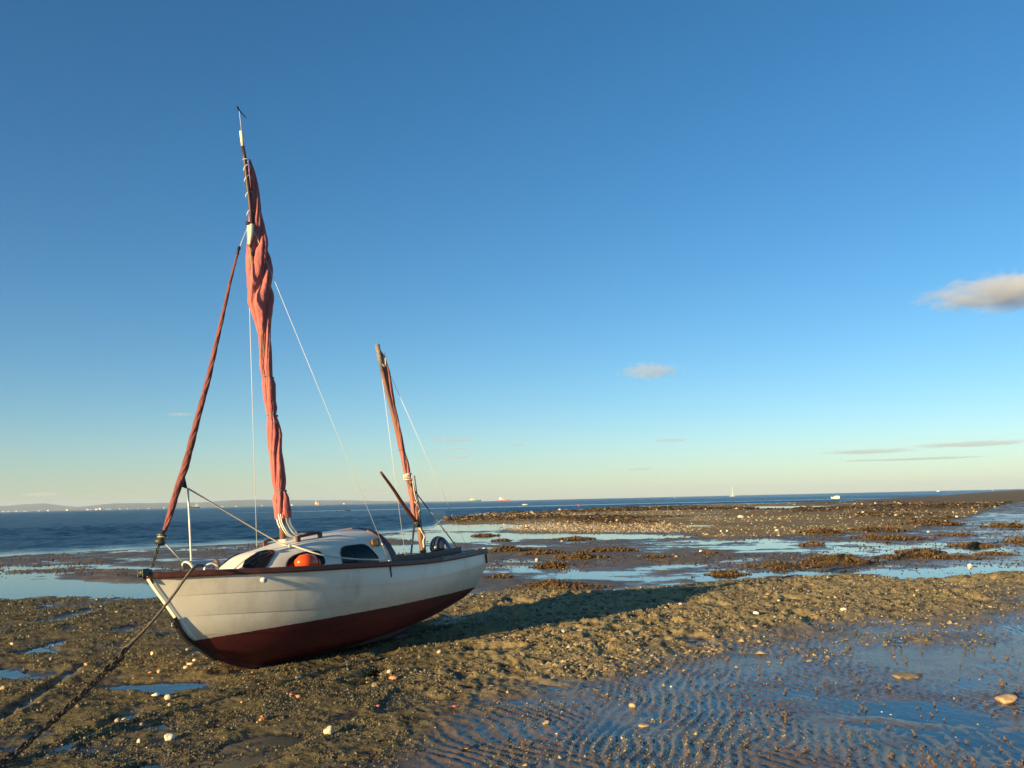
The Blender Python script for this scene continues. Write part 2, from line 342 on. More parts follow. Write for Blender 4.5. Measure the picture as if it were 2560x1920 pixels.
def build_water():
    az = np.linspace(rad(-44), rad(44), 60); V = []; Fc = []
    for a in az:
        for q in (3.62, 8, 20, 0):
            rr = q or float(r_shore(a))*1.03
            V.append((rr*math.sin(a), rr*math.cos(a), 0))
    for i in range(59):
        for j in range(3): Fc.append((i*4+j, (i+1)*4+j, (i+1)*4+j+1, i*4+j+1))
    mk('tide_pool_water', V, Fc, water_mat('pool_water', .06, .25), kind='structure')
    # the sea: real wave relief out to 1.5 km, flat beyond
    m, n, p, N, L = nodes('sea_water')
    p.inputs['Base Color'].default_value = (.006, .030, .062, 1); p.inputs['IOR'].default_value = 1.33
    a = N('ShaderNodeVertexColor'); a.layer_name = 'chop'; sp = N('ShaderNodeSeparateColor'); L(a.outputs['Color'], sp.inputs[0])
    g = N('ShaderNodeNewGeometry'); mp = N('ShaderNodeMapping'); mp.inputs['Scale'].default_value = (.7, 1.0, 1)
    L(g.outputs['Position'], mp.inputs[0])
    nz = N('ShaderNodeTexNoise'); nz.inputs['Scale'].default_value = 1.1; nz.inputs['Detail'].default_value = 8; nz.inputs['Roughness'].default_value = .62; L(mp.outputs[0], nz.inputs['Vector'])
    b = N('ShaderNodeBump'); b.inputs['Distance'].default_value = .62; L(nz.outputs['Fac'], b.inputs['Height'])
    st = N('ShaderNodeMapRange'); st.inputs[3].default_value = .05; st.inputs[4].default_value = 1.0; L(sp.outputs[0], st.inputs[0]); 
    mp2 = N('ShaderNodeMapping'); mp2.inputs['Scale'].default_value = (.9, .16, 1); L(g.outputs['Position'], mp2.inputs[0])
    n2 = N('ShaderNodeTexNoise'); n2.inputs['Scale'].default_value = 1; n2.inputs['Detail'].default_value = 5; n2.inputs['Roughness'].default_value = .7; L(mp2.outputs[0], n2.inputs['Vector'])
    g2 = N('ShaderNodeMapRange'); g2.inputs[1].default_value = .38; g2.inputs[2].default_value = .62; g2.inputs[3].default_value = .35; g2.inputs[4].default_value = 1.25; L(n2.outputs['Fac'], g2.inputs[0])
    m2 = N('ShaderNodeMath'); m2.operation = 'MULTIPLY'; L(st.outputs[0], m2.inputs[0]); L(g2.outputs[0], m2.inputs[1]); L(m2.outputs[0], b.inputs['Strength'])
    ro = N('ShaderNodeMapRange'); ro.inputs[3].default_value = .06; ro.inputs[4].default_value = .30; L(sp.outputs[0], ro.inputs[0]); L(ro.outputs[0], p.inputs['Roughness'])
    L(b.outputs[0], p.inputs['Normal'])
    NC = 460; az = np.linspace(rad(-44), rad(44), NC); T = list(np.arange(0, 64, .34))
    while T[-1] < 1500: T.append(T[-1]*1.022)
    T = np.array(T+[13000.]); rs0 = r_shore(az)*.992
    R = rs0[None, :]+T[:, None]; R[-1] = 13500
    A = np.broadcast_to(az, R.shape); x = (R*np.sin(A)).ravel(); y = (R*np.cos(A)).ravel(); r = R.ravel(); dsh = np.repeat(T, NC)
    ch = sst(0.0, 7.0, dsh+3.0*(fbm(x*.03, y*.1, 3, 90)-.5)-1.0)
    band = sst(.60, .72, fbm(x*.004, y*.03, 3, 95)); ch = ch*(1-.6*band)
    wv = 0; pw = 2.2*fbm(x*.10, y*.10, 3, 97)*6
    for lam, dr, am in ((1.5, 62, .030), (2.4, 84, .045), (3.9, 74, .045), (6.8, 92, .03), (1.05, 108, .018)):
        ph = (x*math.cos(rad(dr))+y*math.sin(rad(dr)))*2*math.pi/lam+pw*(1+.3*lam)+lam*7
        wv = wv+am*((1-np.abs(np.sin(ph*.5)))*2-.75)*sst(260*lam, 60*lam, r)
    gust = .35+.85*fbm(x*.06, y*.05, 4, 98)
    h = .05*ch+.008+ch*gust*wv
    h = np.maximum(h, .004)
    V = np.stack([x, y, h], 1); NR = len(T)
    i = (np.arange(NR-1)[:, None]*NC+np.arange(NC-1)[None, :]).ravel(); Fq = np.stack([i, i+1, i+NC+1, i+NC], 1)[:, ::-1]
    big('sea', V, Fq, m, 'structure', True, {'chop': np.stack([ch]*3, 1)})
build_water()

# ------------------------------------------------------------------ far shore
def build_hills():
    far = mat('hill_green', (.10, .11, .075), .9, var=.45, scale=.004)
    def ridge(name, pts, dist, depth, m):
        rows = []
        us = np.linspace(pts[0][0], pts[-1][0], 160); hp = lut(pts, us)
        for k, t in enumerate((0, .12, .35, .65, 1.0)):
            row = []
            for u, hh in zip(us, hp):
                vb = 1251-.0228*(u-1280)
                q = at(u, vb, dist+depth*t); H = hh/FPX*(dist+depth*t)*[.05, .25, .6, .9, 1][k]
                H += (fbm(np.array([u*.11+k*3]), np.array([k*1.7]), 4, 110)[0]-.5)*[6, 9, 12, 8, 6][k]*(dist/7000)
                row.append((q[0], q[1], max(H, 1.0)))
            rows.append(row)
        rows.append([(a*1.08, b*1.08, -5) for a, b, c in rows[-1]])
        return loft(name, rows, m, kind_struct(name))
    def kind_struct(n): return None
    for o in (ridge('hills', [(-700, 10), (-200, 11), (0, 13), (60, 16), (110, 17), (140, 13.5), (180, 9), (240, 6), (330, 7)], 9000, 2500, far),
              ridge('hills', [(120, 3), (200, 8), (280, 14), (400, 13), (500, 12), (570, 15.5), (640, 16), (700, 14), (790, 11.5), (860, 10), (930, 7), (1010, 4), (1080, 2), (1180, .8)], 7600, 2500, far)):
        o['kind'] = 'structure'
    wall = mat('house_render', (.75, .72, .66), .7, var=.08); roof = mat('house_slate', (.16, .13, .12), .8)
    r = random.Random(5)
    for k, u in enumerate([8, 21, 34, 41, 47, 51, 61, 66, 98, 121, 168, 219, 226, 241, 250, 254, 268, 275, 300, 318, 345, 372, 410, 545, 556, 590, 655, 730, 860]):
        q = at(u, 1251-.0228*(u-1280), 7350); s = r.uniform(4.5, 8) if u != 250 else 13; wd = s*r.uniform(1.4, 2.6)
        e = empty('shore_house', (q[0], q[1], 1.2)); e.rotation_euler.z = rad(r.uniform(-30, 30)); dp = s*1.1
        box('wall', (0, 0, s/2), (wd, dp, s), wall, e)
        mk('roof', [(-wd/2-.5, -dp/2-.5, s+.05), (wd/2+.5, -dp/2-.5, s+.05), (wd/2+.5, dp/2+.5, s+.05), (-wd/2-.5, dp/2+.5, s+.05), (-wd/2-.5, 0, s*1.45), (wd/2+.5, 0, s*1.45)],
           [(0, 1, 5, 4), (2, 3, 4, 5), (0, 4, 3), (1, 2, 5), (0, 3, 2, 1)], roof, e)
        tag(e, 'large bright white building on the far shore, widest of them' if u == 250 else 'tiny pale house on the far shore below the hills', 'house', 'houses along the far shore')
build_hills()

# ------------------------------------------------------------------ the stranded sailing boat
TH, HEEL, TRIM = rad(60), rad(6), rad(1)
hx = np.array([-math.cos(TH), -math.sin(TH), 0]); py_ = np.array([math.sin(TH), -math.cos(TH), 0]); up = np.array([0, 0, 1.])
BX = math.cos(TRIM)*hx-math.sin(TRIM)*up; u2 = math.cos(TRIM)*up+math.sin(TRIM)*hx
BY = math.cos(HEEL)*py_+math.sin(HEEL)*u2; BZ = math.cos(HEEL)*u2-math.sin(HEEL)*py_
BO = gp(683, 1667)
def bw(x, y, z): return BO+x*BX+y*BY+z*BZ
def bpix(u, v, y=0.0):
    """boat-frame point on the fore-and-aft plane y"""
    d = F+R_*(u-IW/2)/FPX-U_*(v-IH/2)/FPX; c = CAM-BO
    t = (y-c@BY)/(d@BY); q = c+t*d; return np.array([q@BX, q@BY, q@BZ])
BOAT = empty('sailing_boat')
BOAT.matrix_world = Matrix(((BX[0], BY[0], BZ[0], BO[0]), (BX[1], BY[1], BZ[1], BO[1]), (BX[2], BY[2], BZ[2], BO[2]), (0, 0, 0, 1)))
tag(BOAT, 'white and dark red sailing boat aground on the mud with furled tan sails', 'sailing boat')

def hull_mat():
    m, n, p, N, L = nodes('hull_paint')
    tc = N('ShaderNodeTexCoord'); sx = N('ShaderNodeSeparateXYZ'); L(tc.outputs['Object'], sx.inputs[0])
    n1 = N('ShaderNodeTexNoise'); n1.inputs['Scale'].default_value = 14; n1.inputs['Detail'].default_value = 8; n1.inputs['Roughness'].default_value = .8; L(tc.outputs['Object'], n1.inputs['Vector'])
    ma = N('ShaderNodeMath'); ma.operation = 'MULTIPLY_ADD'; ma.inputs[1].default_value = .030; ma.inputs[2].default_value = -.015; L(n1.outputs['Fac'], ma.inputs[0])
    ad = N('ShaderNodeMath'); L(sx.outputs['Z'], ad.inputs[0]); L(ma.outputs[0], ad.inputs[1])
    gt = N('ShaderNodeMath'); gt.operation = 'GREATER_THAN'; gt.inputs[1].default_value = .424; L(ad.outputs[0], gt.inputs[0])
    # white topsides: faint streaks and grime
    mp = N('ShaderNodeMapping'); mp.inputs['Scale'].default_value = (3, 3, 1.6); L(tc.outputs['Object'], mp.inputs[0])
    n2 = N('ShaderNodeTexNoise'); n2.inputs['Scale'].default_value = 1.5; n2.inputs['Detail'].default_value = 8; n2.inputs['Roughness'].default_value = .7; L(mp.outputs[0], n2.inputs['Vector'])
    c1 = N('ShaderNodeValToRGB'); e = c1.color_ramp.elements; e[0].position = .22; e[0].color = (.60, .55, .44, 1); e[1].position = .52; e[1].color = (.80, .755, .64, 1); L(n2.outputs['Fac'], c1.inputs[0])
    # oxblood antifouling with scrapes down to pale primer
    n3 = N('ShaderNodeTexNoise'); n3.inputs['Scale'].default_value = 5; n3.inputs['Detail'].default_value = 9; n3.inputs['Roughness'].default_value = .75; n3.inputs['Distortion'].default_value = .8
    mp3 = N('ShaderNodeMapping'); mp3.inputs['Scale'].default_value = (.6, 1, 2.6); L(tc.outputs['Object'], mp3.inputs[0]); L(mp3.outputs[0], n3.inputs['Vector'])
    c2 = N('ShaderNodeValToRGB'); e = c2.color_ramp.elements; e[0].position = .30; e[0].color = (.055, .008, .009, 1); e[1].position = .62; e[1].color = (.118, .014, .014, 1)
    k = e.new(.70); k.color = (.11, .018, .015, 1); k = e.new(.72); k.color = (.26, .19, .15, 1); L(n3.outputs['Fac'], c2.inputs[0])
    gr = N('ShaderNodeMapRange'); gr.inputs[1].default_value = .60; gr.inputs[2].default_value = .42; L(ad.outputs[0], gr.inputs[0])
    gm = N('ShaderNodeMath'); gm.operation = 'MULTIPLY'; L(gr.outputs[0], gm.inputs[0]); L(n1.outputs['Fac'], gm.inputs[1])
    g3 = N('ShaderNodeMix'); g3.data_type = 'RGBA'; L(gm.outputs[0], g3.inputs['Factor']); L(c1.outputs[0], g3.inputs['A']); g3.inputs['B'].default_value = (.40, .33, .20, 1)
    mx = N('ShaderNodeMix'); mx.data_type = 'RGBA'; L(gt.outputs[0], mx.inputs['Factor']); L(c2.outputs[0], mx.inputs['A']); L(g3.outputs['Result'], mx.inputs['B'])
    L(mx.outputs['Result'], p.inputs['Base Color'])
    ro = N('ShaderNodeMapRange'); ro.inputs[3].default_value = .62; ro.inputs[4].default_value = .30; L(gt.outputs[0], ro.inputs[0]); L(ro.outputs[0], p.inputs['Roughness'])
    n4 = N('ShaderNodeTexNoise'); n4.inputs['Scale'].default_value = 5; L(tc.outputs['Object'], n4.inputs['Vector'])
    b = N('ShaderNodeBump'); b.inputs['Strength'].default_value = .12; b.inputs['Distance'].default_value = .02; L(n4.outputs['Fac'], b.inputs['Height']); L(b.outputs[0], p.inputs['Normal'])
    return m
HM = hull_mat()
WOOD = mat('stained_wood', (.085, .026, .017), .45, var=.45, scale=9, stretch=(.4, 3, 3), bump=.15, bscale=30)
WOODL = mat('worn_wood', (.19, .085, .05), .55, var=.4, scale=10, stretch=(1, 1, .25), bump=.2)
GREYW = mat('weathered_wood', (.20, .17, .15), .7, var=.4, scale=12, stretch=(.5, 3, 3), bump=.2)
GEL = mat('cream_gelcoat', (.76, .71, .58), .32, var=.07, scale=5)
GLASS = mat('window_glass', (.006, .007, .009), .07, var=.2, spec=.22)
BLACK = mat('black_rubber', (.012, .012, .013), .5, var=.3)
STEEL = mat('dull_steel', (.30, .29, .27), .35, .9, var=.25, scale=20)
DARKM = mat('dark_fitting', (.055, .06, .045), .45, .2, var=.4, scale=25)
ROPE = mat('cream_rope', (.66, .60, .46), .8, var=.2, scale=60, bump=.5, bscale=120)
ROPEW = mat('white_rope', (.80, .78, .70), .8, var=.1, scale=60)
WIRE = mat('rigging_wire', (.72, .70, .62), .45, .0, var=.1)
def cloth(name, c1, c2):
    m, n, p, N, L = nodes(name)
    tc = N('ShaderNodeTexCoord')
    nz = N('ShaderNodeTexNoise'); nz.inputs['Scale'].default_value = 3.5; nz.inputs['Detail'].default_value = 8; nz.inputs['Roughness'].default_value = .7; L(tc.outputs['Object'], nz.inputs['Vector'])
    cr = N('ShaderNodeValToRGB'); e = cr.color_ramp.elements; e[0].position = .3; e[1].position = .7; e[0].color = (*c1, 1); e[1].color = (*c2, 1); L(nz.outputs['Fac'], cr.inputs[0]); L(cr.outputs[0], p.inputs['Base Color'])
    p.inputs['Roughness'].default_value = .85; p.inputs['Specular IOR Level'].default_value = .2
    p.inputs['Sheen Weight'].default_value = .15
    mp = N('ShaderNodeMapping'); mp.inputs['Scale'].default_value = (30, 30, 9); mp.inputs['Rotation'].default_value = (.5, .35, .2); L(tc.outputs['Object'], mp.inputs[0])
    n2 = N('ShaderNodeTexNoise'); n2.inputs['Scale'].default_value = 1; n2.inputs['Detail'].default_value = 4; L(mp.outputs[0], n2.inputs['Vector'])
    b = N('ShaderNodeBump'); b.inputs['Strength'].default_value = .8; b.inputs['Distance'].default_value = .022; L(n2.outputs['Fac'], b.inputs['Height']); L(b.outputs[0], p.inputs['Normal'])
    return m
TAN = cloth('tan_sailcloth', (.36, .098, .092), (.49, .165, .148))
TANF = cloth('faded_sailcloth', (.25, .08, .07), (.40, .165, .135))
TANJ = cloth('maroon_sailcloth', (.15, .045, .04), (.25, .085, .07))

XS, XT, HL = 1.44, -3.08, 4.55
def plan(x, B, p, tr, xs):
    u = np.clip((xs-x)/(xs-XT), 0, 1)
    return B*(1-(1-np.clip(u/.58, 0, 1))**p)*(1-(1-tr)*np.clip((u-.58)/.42, 0, 1)**2)
def zl(pts, x):
    a = sorted(pts); return float(np.interp(x, [q[0] for q in a], [q[1] for q in a]))
def zsm(pts, x):   # smoothed
    return sum(zl(pts, x+d) for d in (-.35, -.17, 0, .17, .35))/5
# lines down the hull: stem end x, transom x, max half breadth, fullness, transom factor, heights
LN = [(1.44, -3.10, .838, 2.03, .905, [(1.44, 1.065), (.85, 1.01), (.24, .952), (-.5, .907), (-1.2, .862), (-1.97, .835), (-3.0, .856), (-3.6, .885)]),
      (1.30, -3.12, .842, 1.93, .895, [(1.5, .885), (.55, .80), (-.08, .735), (-.97, .67), (-1.99, .65), (-3.1, .71), (-3.6, .75)]),
      (1.16, -3.06, .775, 1.85, .86, [(1.4, .69), (.5, .60), (-.1, .535), (-.97, .478), (-1.99, .47), (-3.05, .55), (-3.6, .6)]),
      (1.03, -2.99, .68, 1.75, .82, [(1.2, .51), (.5, .40), (-.1, .335), (-.97, .285), (-1.99, .295), (-3.0, .40), (-3.6, .46)]),
      (.88, -2.93, .50, 1.6, .80, [(1.0, .38), (.45, .21), (-.1, .145), (-.97, .115), (-1.99, .155), (-2.95, .305), (-3.6, .4)]),
      (.62, -2.90, .22, 1.5, .8, [(.7, .20), (.35, .085), (-.1, .045), (-.97, .035), (-1.99, .10), (-2.9, .275), (-3.6, .36)]),
      (.16, -2.90, .028, 1.0, 1.0, [(.3, .02), (-.1, .006), (-.97, .01), (-1.99, .075), (-2.9, .265), (-3.6, .34)])]
STEMP = [(1.455, 1.09), (1.39, .98), (1.16, .66), (1.06, .49), (.91, .375), (.71, .215), (.48, .105), (.17, .015), (-.2, -.012)]
NS = 44
def line(k, off=0.0):
    xs, xt, B, p, tr, zz = LN[k]; out = []
    for i in range(NS+1):
        s = i/NS; s = s**1.25
        x = xs+(xt-xs)*s
        out.append(np.array([x, plan(x, B, p, tr, xs)+.022+off, zsm(zz, x) if s > .02 else zl(zz, x)]))
    return out
LINES = [line(k) for k in range(7)]
def hull():
    for side in (1, -1):
        for k in range(6):
            a = LINES[k]; b = LINES[k+1]; lap = .007 if k < 4 else 0.0
            rows = []
            for i in range(NS+1):
                pa, pb = a[i], b[i]; row = []
                d = pb-pa; nrm = np.array([0, -d[2], d[1]]); nrm /= np.linalg.norm(nrm)+1e-9
                if nrm[1] < 0: nrm = -nrm
                full = min(1, i/6)
                for t in (0, .2, .4, .6, .8, 1.0):
                    q = pa+d*t+nrm*(.010*full*4*t*(1-t)*(np.linalg.norm(d)/.3)+lap*full*t)
                    row.append(q)
                if lap: row.append(pb-nrm*.004-d*.01)
                rows.append([(q[0], side*q[1], q[2]) for q in row])
            o = loft('strake' if k < 4 else 'bottom_plank', rows, HM, BOAT, True)
            me = o.data; 
            bm = bmesh.new(); bm.from_mesh(me)
            bmesh.ops.recalc_face_normals(bm, faces=bm.faces[:]); bm.to_mesh(me); bm.free()
            # crisp lap edge
            me.set_sharp_from_angle(angle=rad(50))
    # stem and keel timber
    st = np.array([(x, 0, z) for x, z in STEMP]); st = np.vstack([st, [(-.97, 0, -.02), (-1.8, 0, -.025), (-2.2, 0, .02)]]); P = spl(st, 6)
    P_, T, A, B = frames(P); V = []; Fc = []
    for i, q in enumerate(P):
        nrm = np.array([T[i][2], 0, -T[i][0]]);
        if nrm[0]*1+nrm[2]*-1 < 0: nrm = -nrm
        inn = .07
        for yy, dn in ((-.020, .012), (.020, .012), (.034, -.012), (.034, -inn), (-.034, -inn), (-.034, -.012)):
            V.append((q[0]+nrm[0]*dn, yy, q[2]+nrm[2]*dn))
    for i in range(len(P)-1):
        for j in range(6): Fc.append((i*6+j, i*6+(j+1) % 6, (i+1)*6+(j+1) % 6, (i+1)*6+j))
    Fc += [tuple(range(6)), tuple(range((len(P)-1)*6, len(P)*6))]
    mk('keel', V, Fc, HM, BOAT)
    # dark wear strip on the lower stem
    P = spl([(1.175, 0, .672), (1.075, 0, .497), (.925, 0, .37), (.72, 0, .21)], 5); V = []; Fc = []
    for i, q in enumerate(P):
        for yy, dx in ((-.03, 0), (-.018, .022), (.018, .022), (.03, 0)): V.append((q[0]+dx+.004, yy, q[2]-dx*.6))
    for i in range(len(P)-1):
        for j in range(3): Fc.append((i*4+j, i*4+j+1, (i+1)*4+j+1, (i+1)*4+j))
    o = mk('stem_band', V, Fc, BLACK, BOAT); o.modifiers.new('s', 'SOLIDIFY').thickness = .008
    tube('eye_bolt', [(1.16+.05*math.cos(t), .0, .60+.03*math.sin(t)) for t in np.linspace(0, 2*math.pi, 12)], .008, STEEL, BOAT, 6)
    # transom
    V = []; ends = [LINES[k][-1] for k in range(7)]
    for q in ends: V.append((q[0], q[1]-.004, q[2]))
    for q in ends[::-1]: V.append((q[0], -q[1]+.004, q[2]))
    o = mk('transom', V, [tuple(range(len(V)))], HM, BOAT); o.modifiers.new('s', 'SOLIDIFY').thickness = .03
    # gunwale rails
    for side in (1, -1):
        rows = []
        for i in range(NS+1):
            q = LINES[0][i]; y = q[1]+.012
            rows.append([(q[0], side*max(y+a, 0.004), q[2]+b) for a, b in ((.018, -.022), (.026, -.010), (.026, .026), (.016, .036), (-.045, .036), (-.045, -.002), (-.010, -.022))])
        rows[0] = [(1.47, b[1]*.5, b[2]+.006) for b in rows[0]]
        o = loft('gunwale', rows, WOOD, BOAT, False, True)
    # aft end of the port rail is bleached grey
    rows = []
    for i in range(NS-9, NS+1):
        q = LINES[0][i]; y = q[1]+.012
        rows.append([(q[0], y+a, q[2]+b) for a, b in ((.0285, -.006), (.0285, .028), (.016, .0395), (-.04, .0395))])
    o = loft('rail_capping', rows, GREYW, BOAT, False); o['label'] = 'bleached grey after end of the rail'
    V, Fc = box_vf((-3.09, 0, .875), (.05, 1.50, .05)); mk('stern_rail', V, Fc, GREYW, BOAT)
    # decks
    def deck(name, x0, x1, inner, m):
        for side in (1, -1):
            rows = []
            for x in np.linspace(x0, x1, 14):
                xs, xt, B, p, tr, zz = LN[0]; yb = plan(x, B, p, tr, xs)+.02; yi = min(inner(x), yb-.01); z = zsm(zz, x)-.012
                rows.append([(x, side*yb, z), (x, side*(yb*.6+yi*.4), z+.02), (x, side*yi, z+.035)])
            loft(name, rows, m, BOAT, True)
    DK = mat('deck_paint', (.55, .53, .46), .6, var=.12, scale=9, bump=.2, bscale=90)
    deck('foredeck', 1.40, .02, lambda x: 0.0, DK); deck('side_deck', .02, -3.04, lambda x: .50 if x > -1.3 else .46, DK)
    # cockpit well
    rows = []
    for x in np.linspace(-1.36, -2.96, 6):
        z = zsm(LN[0][5], x)+.02; rows.append([(x, .462, z+.05), (x, .455, .42), (x, 0, .40), (x, -.455, .42), (x, -.462, z+.05)])
    loft('cockpit_well', rows, DK, BOAT, False)
    rows = []
    for x in np.linspace(-1.40, -3.0, 12):
        z = zsm(LN[0][5], x)+.02; rows.append([(x, .478, z-.02), (x, .478, z+.085), (x, .455, z+.085), (x, .455, z-.02)])
    loft('cockpit_coaming', rows, WOOD, BOAT, False, True)
    loft('cockpit_coaming', [[(a, -b, c) for a, b, c in r] for r in rows], WOOD, BOAT, False, True)
    for x in (-1.9, -2.45):
        V, Fc = box_vf((x, 0, .66), (.24, .90, .03)); mk('thwart', V, Fc, WOODL, BOAT)
    V, Fc = box_vf((-3.0, 0, .87), (.14, 1.1, .03)); mk('stern_deck', V, Fc, DK, BOAT)
hull()

# cabin ------------------------------------------------------------
CX = [.66, .60, .50, .38, .25, .06, -.17, -.30, -.67, -.90, -1.30]
CW = [.0, .14, .26, .35, .41, .46, .50, .51, .53, .54, .55]
CZ = [.94, 1.0, 1.07, 1.14, 1.185, 1.21, 1.248, 1.272, 1.315, 1.330, 1.338]
ZB, PW = .90, 2.6
def sm1(x, T): return sum(float(np.interp(-(x+d), [-a for a in CX], T)) for d in (-.06, 0, .06))/3
def cwid(x): return sm1(x, CW)
def czr(x): return sm1(x, CZ)
def cys(x, z):
    t = min(max((z-ZB)/(czr(x)-ZB), 0), .999); return cwid(x)*(1-t**PW)**(1/PW)
def crow(x, n=36, off=0.0):
    w_, zr = cwid(x)+off, czr(x)+off; out = []
    for i in range(n+1):
        t = math.pi*i/n; c_, s_ = math.cos(t), math.sin(t)
        out.append((x, w_*math.copysign(abs(c_)**(2/PW), c_), ZB+(zr-ZB)*abs(s_)**(2/PW)))
    return out
def csurf(x, z, off=.006):
    y = cys(x, z); e = .004
    gx = -(cys(x+e, z)-cys(x-e, z))/(2*e); gz_ = -(cys(x, z+e)-cys(x, z-e))/(2*e)
    nrm = np.array([gx, 1, gz_]); nrm /= np.linalg.norm(nrm); return np.array([x, y, z])+nrm*off
def patch(name, poly, m, parent, side=1, off=.006, seg=6):
    P = np.array(poly, float); n = len(P); Q = []
    for i in range(n):                       # densify and round the corners
        for t in np.linspace(0, 1, seg, endpoint=False): Q.append(P[i]*(1-t)+P[(i+1) % n]*t)
    Q = np.array(Q)
    for _ in range(3): Q = .25*np.roll(Q, 1, 0)+.5*Q+.25*np.roll(Q, -1, 0)
    c = Q.mean(0); V = []; Fc = []; m_ = len(Q); rings = (1, .75, .5, .25)
    for s in rings:
        for q in Q:
            x, z = c+(q-c)*s; v = csurf(x, z, off); V.append((v[0], side*v[1], v[2]))
    for k in range(len(rings)-1):
        for j in range(m_): Fc.append((k*m_+j, k*m_+(j+1) % m_, (k+1)*m_+(j+1) % m_, (k+1)*m_+j))
    v = csurf(*c, off); V.append((v[0], side*v[1], v[2]))
    for j in range(m_): Fc.append((3*m_+j, 3*m_+(j+1) % m_, len(V)-1))
    if side < 0: Fc = [f[::-1] for f in Fc]
    o = mk(name, V, Fc, m, parent, True)
    fr = tube('window_frame', [V[j % m_] for j in range(m_+1)], .0075, BLACK, o, 6)
    return o
def cabin():
    rows = [crow(x) for x in np.concatenate([[.655, .64, .61, .57, .53], np.linspace(.48, -1.30, 40)])]
    cab = loft('cabin', rows, GEL, BOAT, True)
    # sloping after bulkhead, its edge trimmed in dark wood
    a = crow(-1.30); V = list(a); b = [(x-.16*(1-(z-ZB)/(czr(-1.3)-ZB)), y, z) for x, y, z in a]
    V = b+[(-1.40, 0, ZB)]
    loft('cabin_side_end', [a, b], GEL, cab, True)
    mk('bulkhead', V, [(i, i+1, len(V)-1) for i in range(36)], WOODL, cab)
    rows = []
    for i, (p0, p1) in enumerate(zip(crow(-1.2, 36, .012), crow(-1.2, 36, -.03))):
        k = 1-(p0[2]-ZB)/(czr(-1.3)-ZB); x0 = -1.265-.17*k; x1 = -1.345-.19*k
        rows.append([(x0, p0[1], p0[2]), (x1, p0[1], p0[2]), (x1, p1[1], p1[2]), (x0, p1[1], p1[2])])
    loft('companionway_arch', rows, WOOD, cab, False, True)
    V, Fc = box_vf((-1.43, 0, 1.05), (.02, .46, .34)); mk('washboard', V, Fc, WOOD, cab)
    wf = [(.50, 1.035), (.425, 1.10), (.345, 1.138), (.25, 1.172), (.165, 1.182), (.135, 1.172), (.155, 1.150), (.26, 1.09), (.36, 1.0)]
    wm = [(.155, .955), (.135, 1.02), (.085, 1.066), (.01, 1.095), (-.10, 1.115), (-.26, 1.118), (-.33, 1.10), (-.345, .955)]
    wr = [(-.605, .945), (-.60, 1.06), (-.63, 1.11), (-.70, 1.132), (-1.0, 1.133), (-1.055, 1.10), (-1.185, .96), (-1.17, .905), (-.66, .905)]
    for side in (1, -1):
        patch('front_window', wf, GLASS, cab, side); patch('side_window', wm, GLASS, cab, side); patch('rear_window', wr, GLASS, cab, side)
    def rail(side):
        pts = [(-.25, .245), (-.29, .25), (-.50, .285), (-.54, .29)] if side > 0 else [(-.25, .25), (-.30, .255), (-1.02, .29), (-1.08, .29)]
        def roof(x, y):
            w_ = cwid(x); return ZB+(czr(x)-ZB)*(1-abs(y/w_)**PW)**(1/PW)
        xs = np.linspace(pts[0][0], pts[-1][0], 12 if side > 0 else 20); top = []
        for i, x in enumerate(xs):
            y = pts[0][1]+(pts[-1][1]-pts[0][1])*i/(len(xs)-1); top.append((x, side*y, roof(x, y)+.052))
        o = tube('grab_rail', top, .015, WOOD, cab, 6)
        feet = (0, -1) if side > 0 else (0, 6, 12, -1)
        for k in feet:
            x, y, z = top[k]; V, Fc = box_vf((x, y, z-.026), (.05, .026, .066)); mk('rail_foot', V, Fc, WOOD, o)
    rail(1); rail(-1)
    # hatch slide on the roof and mast collar
    q = csurf(-1.165, 1.125, .03); AMB = mat('amber_lens', (.55, .22, .03), .25, var=.1)
    o = box('navigation_light', q, (.075, .06, .075), AMB, cab, bev=.012); box('lamp_hood', q+np.array([-.045, -.01, 0]), (.03, .075, .09), BLACK, o, bev=.008)
    tube('mast_collar', [(-.285, 0, 1.24), (-.283, 0, 1.29)], .055, GEL, cab, 16)
    tube('vent_cowl', [(.47, -.2, 1.02), (.46, -.2, 1.13), (.48, -.2, 1.15)], [.018, .022, .02], WOODL, cab, 10)
cabin()

